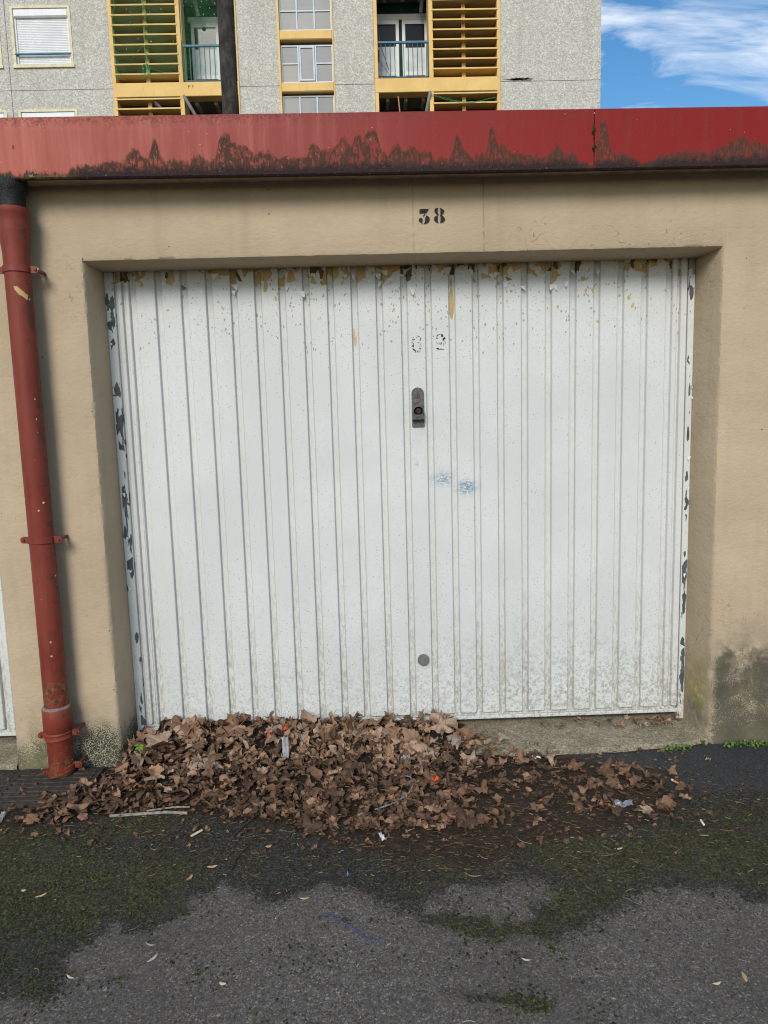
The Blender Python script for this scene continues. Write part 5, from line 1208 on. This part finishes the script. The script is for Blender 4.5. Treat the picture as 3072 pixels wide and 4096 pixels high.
while made < 5200 and tries < 60000:
    tries += 1
    u, v = rng.uniform(-100, 3150), rng.uniform(2900, 3720)
    d = float(polydist([(0, 3100), (500, 3080), (560, 2900), (1800, 2900), (2300, 3030), (2750, 3090), (3072, 3170), (3072, 3330), (2500, 3450), (1900, 3520), (1300, 3480), (700, 3420), (0, 3360)], np.array([u]), np.array([v]))[0])
    pr = 1.0 if d > 0 else math.exp(d/90)*.5
    if rng.uniform() > pr: continue
    X, Y, Z = place(u, v)
    if not ok_spot(X, Y, .01): continue
    Z = max(Z, float(gz(np.array(X), np.array(Y))))
    L = rng.gamma(1.8, .0065)+.004
    sliver(X, Y, Z+(.006 if Z > .02 else .001), min(L, .08), rng.uniform(.0007, .0024), rng.normal()*.75 if rng.uniform() < .6 else rng.uniform(0, 6.3), rng.beta(1.3, 2.0), rng.normal()*.5); made += 1
for _ in range(420):                                 # sparse bits over the open asphalt
    u, v = rng.uniform(0, 3072), rng.uniform(3400, 4096); p = onZ(u, v)
    sliver(p[0], p[1], float(gz(p[0], p[1]))+.0008, rng.gamma(1.6, .006)+.003, rng.uniform(.0005, .0013), rng.uniform(0, 6.3), rng.uniform(.3, 1), rng.normal()*.6)
straw.build('straw_litter', rnd_mat('dry_straw_and_bark', [(0, (0.022, 0.015, 0.010)), (.4, (0.07, 0.045, 0.024)), (.75, (0.16, 0.115, 0.055)), (.94, (0.28, 0.215, 0.12)), (1, (0.46, 0.40, 0.28))]), 'dead straw, bark slivers and twig scraps strewn over the damp asphalt', 'straw litter', False)
oct_v = np.array([(1, 0, 0), (-1, 0, 0), (0, 1, 0), (0, -1, 0), (0, 0, .8), (0, 0, -.6)]); oct_f = [(0, 2, 4), (2, 1, 4), (1, 3, 4), (3, 0, 4), (2, 0, 5), (1, 2, 5), (3, 1, 5), (0, 3, 5)]
moss = Mass(); grit = Mass()
NP = 60000
U, Vv = rng.uniform(-60, 3130, NP), rng.uniform(3050, 4096, NP)
d_ = np.stack([(_fw+_rt*((a-1536)/F_PX)-_up*((b-2048)/F_PX)) for a, b in zip(U, Vv)]); tt = -CAM[2]/d_[:, 2]
PX, PY = CAM[0]+d_[:, 0]*tt, CAM[1]+d_[:, 1]*tt
dk_, mo_, hu_, ta_ = masks(PX, PY); PZ = gz(PX, PY)
keep = rng.uniform(size=NP)
nm_ = ng_ = ns_ = 0
for i in range(NP):
    if PX[i] < -1.24 and PY[i] > -.03 or PY[i] > -.06: continue
    if nm_ < 13000 and keep[i] < mo_[i]*1.0*(1-.8*hu_[i])*(fbm(PX[i]*16, PY[i]*16, 77, 3) > .46):
        s = rng.uniform(.0018, .0048); V = oct_v*np.array([s, s, s*rng.uniform(.5, .9)])*(1+.3*rng.normal(size=(6, 1)))
        moss.add(V @ rotm(0, 0, rng.uniform(0, 6)).T+np.array([PX[i], PY[i], PZ[i]+s*.2]), oct_f, rnd=rng.beta(2, 2)); nm_ += 1
    elif ns_ < 9000 and dk_[i] > .55 and .55 < keep[i] < .55+.40*(1-.6*hu_[i])*(1-ta_[i]):
        s = rng.uniform(.0022, .0050); V = oct_v*np.array([s, s*rng.uniform(.6, 1), s*.55])*(1+.2*rng.normal(size=(6, 1)))
        grit.add(V @ rotm(rng.normal()*.3, rng.normal()*.3, rng.uniform(0, 6)).T+np.array([PX[i], PY[i], PZ[i]+s*.05]), oct_f, rnd=rng.beta(1.2, 3.5)*.45); ns_ += 1
    elif ng_ < 7000 and keep[i] > .90:
        s = rng.uniform(.0009, .0026)*(1.25 if dk_[i] > .5 else 1); V = oct_v*np.array([s, s*rng.uniform(.6, 1), s*.6])*(1+.2*rng.normal(size=(6, 1)))
        grit.add(V @ rotm(rng.normal()*.3, 0, rng.uniform(0, 6)).T+np.array([PX[i], PY[i], PZ[i]+s*.15]), oct_f, rnd=min(1, rng.beta(1.4, 3.0)*(1 if dk_[i] < .5 else .55)+(.35 if rng.uniform() < .02 else 0))); ng_ += 1
moss.build('moss', rnd_mat('asphalt_moss', [(0, (0.010, 0.012, 0.006)), (.45, (0.030, 0.035, 0.012)), (.8, (0.066, 0.074, 0.024)), (1, (0.125, 0.135, 0.045))], .95), 'dark green moss crumbs spread over the asphalt', 'moss')
grit.build('grit', rnd_mat('stone_grit', [(0, (0.014, 0.0135, 0.012)), (.18, (0.034, 0.033, 0.030)), (.4, (0.09, 0.086, 0.082)), (.75, (0.20, 0.19, 0.175)), (1, (0.50, 0.48, 0.45))], .9), 'loose stone grit on the asphalt', 'grit', False)

# ================================================================== PLANTS
GREEN = plain('fresh_green_leaf', (0.16, 0.27, 0.035), 0.5, 0.2, 60); WEED = plain('weed_green', (0.10, 0.20, 0.03), 0.6, 0.35, 70)
X, Y, Z = place(562, 3060)
sd = thing('seedling', (X, Y, Z), 'tiny bright green seedling growing out of the leaves by the left pier', 'seedling')
top = onY(558, 2985, Y-.01)
MB().tube([(X, Y, Z-.02), (X+.004, Y, Z+.03), tuple(top)], .0013, 6).build('stem', GREEN, sd)
for (a, L, hz_) in ((.3, .020, .004), (2.7, .018, .006), (-.5, .018, -.010), (3.5, .016, -.012), (1.55, .017, .014), (-1.5, .016, -.014)):
    mb = MB(); dx, dz = math.cos(a), math.sin(a)*.7; rows = []
    for t in np.linspace(0, 1, 5):
        w_ = .0055*math.sin(math.pi*min(1, t*.92+.05))+.0004; c = (top[0]+dx*L*t, top[1]-.012*t, top[2]+hz_*.4+dz*L*t)
        rows.append([(c[0]+dz*w_, c[1]+.002, c[2]-dx*w_), (c[0], c[1]-.001, c[2]), (c[0]-dz*w_, c[1]+.002, c[2]+dx*w_)])
    mb.sweep(rows).build('leaf', GREEN, sd, True)
def weeds(name, pts, label, n, spread):
    m_ = Mass()
    for _ in range(n):
        u, v = pts[rng.integers(len(pts))]; u += rng.normal()*spread; v += rng.normal()*6; p = onZ(u, v, .008)
        X, Y, Z = p[0], min(p[1], -.008) if p[0] > 1.26 else p[1], .002+rng.uniform(0, .013)
        s = rng.uniform(.003, .006); nn = 7; th = np.linspace(0, 6.283, nn, endpoint=False)
        V = np.concatenate([[[0, 0, 0]], np.stack([np.cos(th)*s, np.sin(th)*s, .2*s*np.sin(2*th)], -1)])
        m_.add(V @ rotm(.5+rng.normal()*.4, rng.normal()*.4, 0).T+np.array([X, Y, Z]), [(0, 1+j, 1+(j+1) % nn) for j in range(nn)], rnd=rng.uniform())
    o = m_.build(name, rnd_mat('weed_leaf', [(0, (0.03, 0.06, 0.012)), (.6, (0.08, 0.15, 0.025)), (1, (0.14, 0.23, 0.05))], .6), label, 'weeds')
weeds('weed_patch', [(2915+i*15, 2978-i*.6) for i in range(18)], 'low bright green weeds along the foot of the right pier', 210, 10)
weeds('weed_patch', [(2790, 2940), (2800, 2955), (2815, 2970), (2805, 2962)], 'green weed tuft in the corner between apron and right pier', 70, 5)
weeds('weed_patch', [(2680+i*12, 2990-i*.6) for i in range(8)]+[(2655, 2992)], 'sparse green weeds along the front edge of the concrete apron', 60, 12)

# ================================================================== LITTER
def scrap(name, px, z, wid, hgt, col, label, cat, rough=.4, alpha=False, seed=0, crumple=.25, rz=0, rx=.25):
    r_ = np.random.default_rng(seed); X, Y, Z = place(*px); n, m2 = 9, 7; rows = []
    k = NT(name+'_stuff'); k.put(k.b.inputs['Alpha'], .55 if alpha else 1.0)
    mt = k.done(k.mix(k.step(k.noise(60, 4), .35, .7), tuple(c*.7 for c in col), col), rough, None, .5)
    for i in range(n):
        row = []
        for j in range(m2):
            a, b = (i/(n-1)-.5)*wid*(1+.25*r_.normal()*(j in (0, m2-1))), (j/(m2-1)-.5)*hgt*(1+.2*r_.normal()*(i in (0, n-1)))
            p = rotm(rx, 0, rz) @ np.array([a, b, crumple*min(wid, hgt)*(r_.normal()*.6+math.sin(a/wid*9+seed))]); row.append((X+p[0], Y+p[1], Z+z+p[2]))
        rows.append(row)
    return tag(MB().sweep(rows).build(name, mt, None, True), label, cat)
scrap('plastic_strip', (1143, 3020), .034, .026, .100, (.62, .64, .66), 'clear plastic strip lying upright on the leaves left of centre', 'plastic', .15, True, 3, .10, .12, .55)
scrap('orange_plastic', (1742, 3130), .014, .030, .016, (.80, .13, .02), 'crumpled bright orange plastic scrap in front of the drift', 'plastic', .4, False, 5, .35, .4)
scrap('orange_scrap', (1140, 2953), .045, .026, .014, (.75, .10, .03), 'small orange scrap above the clear plastic strip', 'plastic', .4, False, 6, .3, .2, .6)
scrap('orange_scrap', (1075, 2962), .040, .030, .010, (.55, .13, .05), 'faded orange strip half under leaves left of the clear plastic', 'plastic', .5, False, 16, .3, .3, .5)
scrap('red_plastic', (1870, 2948), .014, .034, .012, (.62, .02, .04), 'twisted red plastic scrap at the edge of the concrete apron', 'plastic', .35, False, 8, .5, -.15)
scrap('foil_wrapper', (1622, 3052), .022, .036, .024, (.33, .36, .40), 'silver grey striped foil wrapper among the leaves right of centre', 'wrapper', .25, False, 9, .3, .3)
scrap('silver_scrap', (2495, 3222), .008, .065, .026, (.40, .44, .50), 'translucent silver plastic scrap on the damp litter at right', 'plastic', .2, True, 11, .3, -.1)
scrap('white_wrapper', (2145, 3045), .018, .034, .012, (.72, .72, .70), 'white sweet wrapper with orange rim on the right tail of leaves', 'wrapper', .4, False, 12, .25, -.1)
scrap('grey_scrap', (2086, 3020), .022, .012, .026, (.36, .36, .35), 'small grey curled scrap left of the white sweet wrapper', 'plastic', .5, False, 13, .4, .2, .8)
scrap('paper_scrap', (1530, 3352), .006, .016, .030, (.70, .72, .74), 'torn white paper scrap below the middle of the drift', 'paper', .7, False, 14, .3, .4)
scrap('yellow_scrap', (880, 3015), .03, .013, .016, (.75, .68, .22), 'tiny pale yellow scrap deep among the leaves', 'paper', .6, False, 15, .2, .3, .5)
scrap('pink_scrap', (685, 3102), .018, .024, .012, (.62, .42, .40), 'small pinkish paper scrap near the tan leaf at left', 'paper', .6, False, 17, .3, .5)
scrap('blue_scrap', (1388, 3503), .004, .012, .012, (.15, .27, .50), 'small blue plastic scrap on the dark asphalt', 'plastic', .4, False, 18, .4, .4)
scrap('white_scrap', (6, 3275), .006, .014, .05, (.6, .58, .52), 'narrow whitish scrap at the left edge of the ground', 'paper', .6, False, 19, .3, .1)
def stick(name, pts, r, mat, label, cat, z=.006, n=7):
    P = []
    for u, v in pts:
        X, Y, Z = place(u, v); P.append((X, Y, Z+z))
    return tag(MB().tube(P, r, n).build(name, mat, None, True), label, cat)
stick('blue_wire', [(1580, 3115), (1610, 3115), (1640, 3120), (1655, 3140), (1648, 3165), (1636, 3185), (1610, 3205), (1580, 3225), (1545, 3238), (1515, 3248), (1500, 3252)], .0026, plain('blue_grey_cable', (0.17, 0.25, 0.36), .45), 'grey blue electric wire curling through the front of the drift', 'wire', .014)
stick('blue_thread', [(1293, 3658), (1340, 3675), (1400, 3708), (1440, 3735), (1470, 3763), (1505, 3770), (1530, 3755)], .0011, plain('blue_nylon', (0.05, 0.07, 0.28), .5), 'thin dark blue thread on the open asphalt', 'thread', .003)
GREYW = plain('weathered_wood', (0.26, 0.23, 0.19), .85, .35, 60, .4); TWIG = plain('dark_twig', (0.045, 0.032, 0.022), .9, .4, 60, .4); PALEW = plain('pale_wood', (0.62, 0.53, 0.36), .7, .12, 50)
stick('stick', [(440, 3270), (560, 3262), (660, 3255), (750, 3258)], .0055, GREYW, 'long split grey stick lying along the front of the leaves at left', 'stick', .006)
stick('stick', [(590, 3255), (700, 3240), (760, 3240)], .003, GREYW, 'thin grey stick resting above the long split stick', 'stick', .012)
stick('twig', [(930, 3350), (985, 3300), (1062, 3232)], .0028, TWIG, 'straight dark twig slanting across the moss at left of centre', 'twig', .004)
stick('twig', [(925, 3485), (945, 3440), (985, 3395)], .0032, TWIG, 'dark bent twig below the slanting twig', 'twig', .004)
stick('twig', [(950, 3237), (1000, 3235), (1060, 3236)], .005, TWIG, 'thick dark twig stub at the front of the drift', 'twig', .006)
stick('twig', [(1830, 3250), (1850, 3290), (1865, 3330)], .0026, TWIG, 'short dark twig in front of the right half of the drift', 'twig', .005)
stick('twig', [(2040, 3345), (2080, 3375), (2125, 3430)], .0022, TWIG, 'bent dark twig on the moss right of centre', 'twig', .004)
def flat_stick(pxa, pxb, w, label, name, mat, cat, t=.0018):
    a, b = onZ(*pxa, .004), onZ(*pxb, .004); d = (b-a)/np.linalg.norm(b-a); s_ = np.array([-d[1], d[0], 0]); L = np.linalg.norm(b-a); out = []
    for k in range(9): th = math.pi/2+math.pi*k/8; out.append(a+d*(w/2)+d*math.cos(th)*w/2+s_*math.sin(th)*w/2)
    for k in range(9): th = -math.pi/2+math.pi*k/8; out.append(b-d*(w/2)+d*math.cos(th)*w/2+s_*math.sin(th)*w/2)
    mb = MB(); n = len(out); i = mb.vv([(p[0], p[1], .004) for p in out]+[(p[0], p[1], .004+t) for p in out])
    mb.f.append(tuple(range(i, i+n))); mb.f.append(tuple(range(i+n, i+2*n)))
    for k in range(n): mb.f.append((i+k, i+(k+1) % n, i+n+(k+1) % n, i+n+k))
    return tag(mb.build(name, mat), label, cat)
flat_stick((763, 3346), (810, 3320), .010, 'pale flat wooden ice-lolly stick on the moss', 'lolly_stick', PALEW, 'lolly stick')
def butt(pa, pb, r, label, tipmat, papermat):
    X0, Y0, Z0_ = place(*pa); X1, Y1, Z1 = place(*pb); Z0_ += r+.002; Z1 += r+.002
    t_ = thing('cigarette_butt', (X0, Y0, Z0_-r), label, 'cigarette butt')
    a, b = Vector((X0, Y0, Z0_)), Vector((X1, Y1, Z1))
    MB().tube([a, a.lerp(b, .72)], r, 12).build('filter', tipmat, t_, True); MB().tube([a.lerp(b, .72), a.lerp(b, .95), b], [r, r*.98, r*.75], 12).build('paper', papermat, t_, True)
ORF, WHP = plain('orange_filter_paper', (0.62, 0.27, 0.06), .7, .2, 120), plain('white_cigarette_paper', (0.70, 0.68, 0.63), .8, .1, 90)
butt((2718, 3142), (2685, 3124), .0042, 'orange tipped cigarette butt on the black tarmac at right', ORF, WHP)
butt((1978, 3280), (1985, 3298), .0045, 'stubby yellow cigarette butt in front of the drift', plain('yellowed_filter', (0.55, 0.36, 0.10), .7), plain('yellowed_filter', (0.55, 0.36, 0.10), .7))
butt((2803, 3287), (2816, 3306), .0036, 'thin white cigarette butt on the moss at far right', WHP, WHP)
TAN = plain('dry_husk', (0.42, 0.29, 0.16), .8, .3, 70)
def husk(px, L, w, az, label, mat=TAN):
    p = onZ(*px, 0); rows = []; z0 = float(gz(p[0], p[1]))
    for t in np.linspace(-.5, .5, 7):
        ww = w*math.cos(t*2.9)**.7+.0003 if abs(t) < .5 else .0003; b = .25*L*t*t
        c = (p[0]+math.cos(az)*L*t-math.sin(az)*b, p[1]+math.sin(az)*L*t+math.cos(az)*b)
        rows.append([(c[0]-math.sin(az)*s_*ww, c[1]+math.cos(az)*s_*ww, z0+.0015+.6*ww*(1-s_*s_)+abs(t)*.004) for s_ in (-1, -.5, 0, .5, 1)])
    tag(MB().sweep(rows).build('seed_husk', mat, None, True), label, 'seed husk')
PALEH = plain('pale_husk', (0.44, 0.38, 0.27), .8, .2, 70)
husk((2868, 3935), .024, .004, .2, 'pale curled husk on the asphalt at lower right', PALEH); husk((2980, 3908), .034, .005, 1.4, 'long brown husk near the right edge of the asphalt')
husk((612, 3832), .036, .004, 1.0, 'pale long husk on the asphalt at lower left', PALEH); husk((600, 3778), .034, .003, -.35, 'grey flat husk on a moss spot at lower left', GREYW)
husk((280, 3905), .030, .003, -.5, 'pale splintered husk at the lower left on grey asphalt', PALEH); husk((890, 3930), .020, .005, -.3, 'pale folded husk at the bottom centre of the asphalt', PALEH)
husk((760, 3508), .030, .005, 1.2, 'brown husk standing out on the moss edge'); husk((850, 3468), .034, .005, .2, 'brown curled husk just above the moss edge')
husk((165, 3580), .036, .004, .6, 'light brown husk on the moss at far left'); husk((95, 3560), .016, .005, 0, 'short tan husk on the moss at far left')
husk((1220, 3598), .030, .004, .1, 'tan husk on dark grey asphalt below the drift'); husk((2475, 3395), .030, .004, .1, 'tan husk on the moss at right', PALEH)
husk((2105, 3835), .026, .003, -.3, 'pale husk on the asphalt right of centre', PALEH); husk((1075, 3385), .024, .006, .4, 'small brown husk right of the slanting twig')
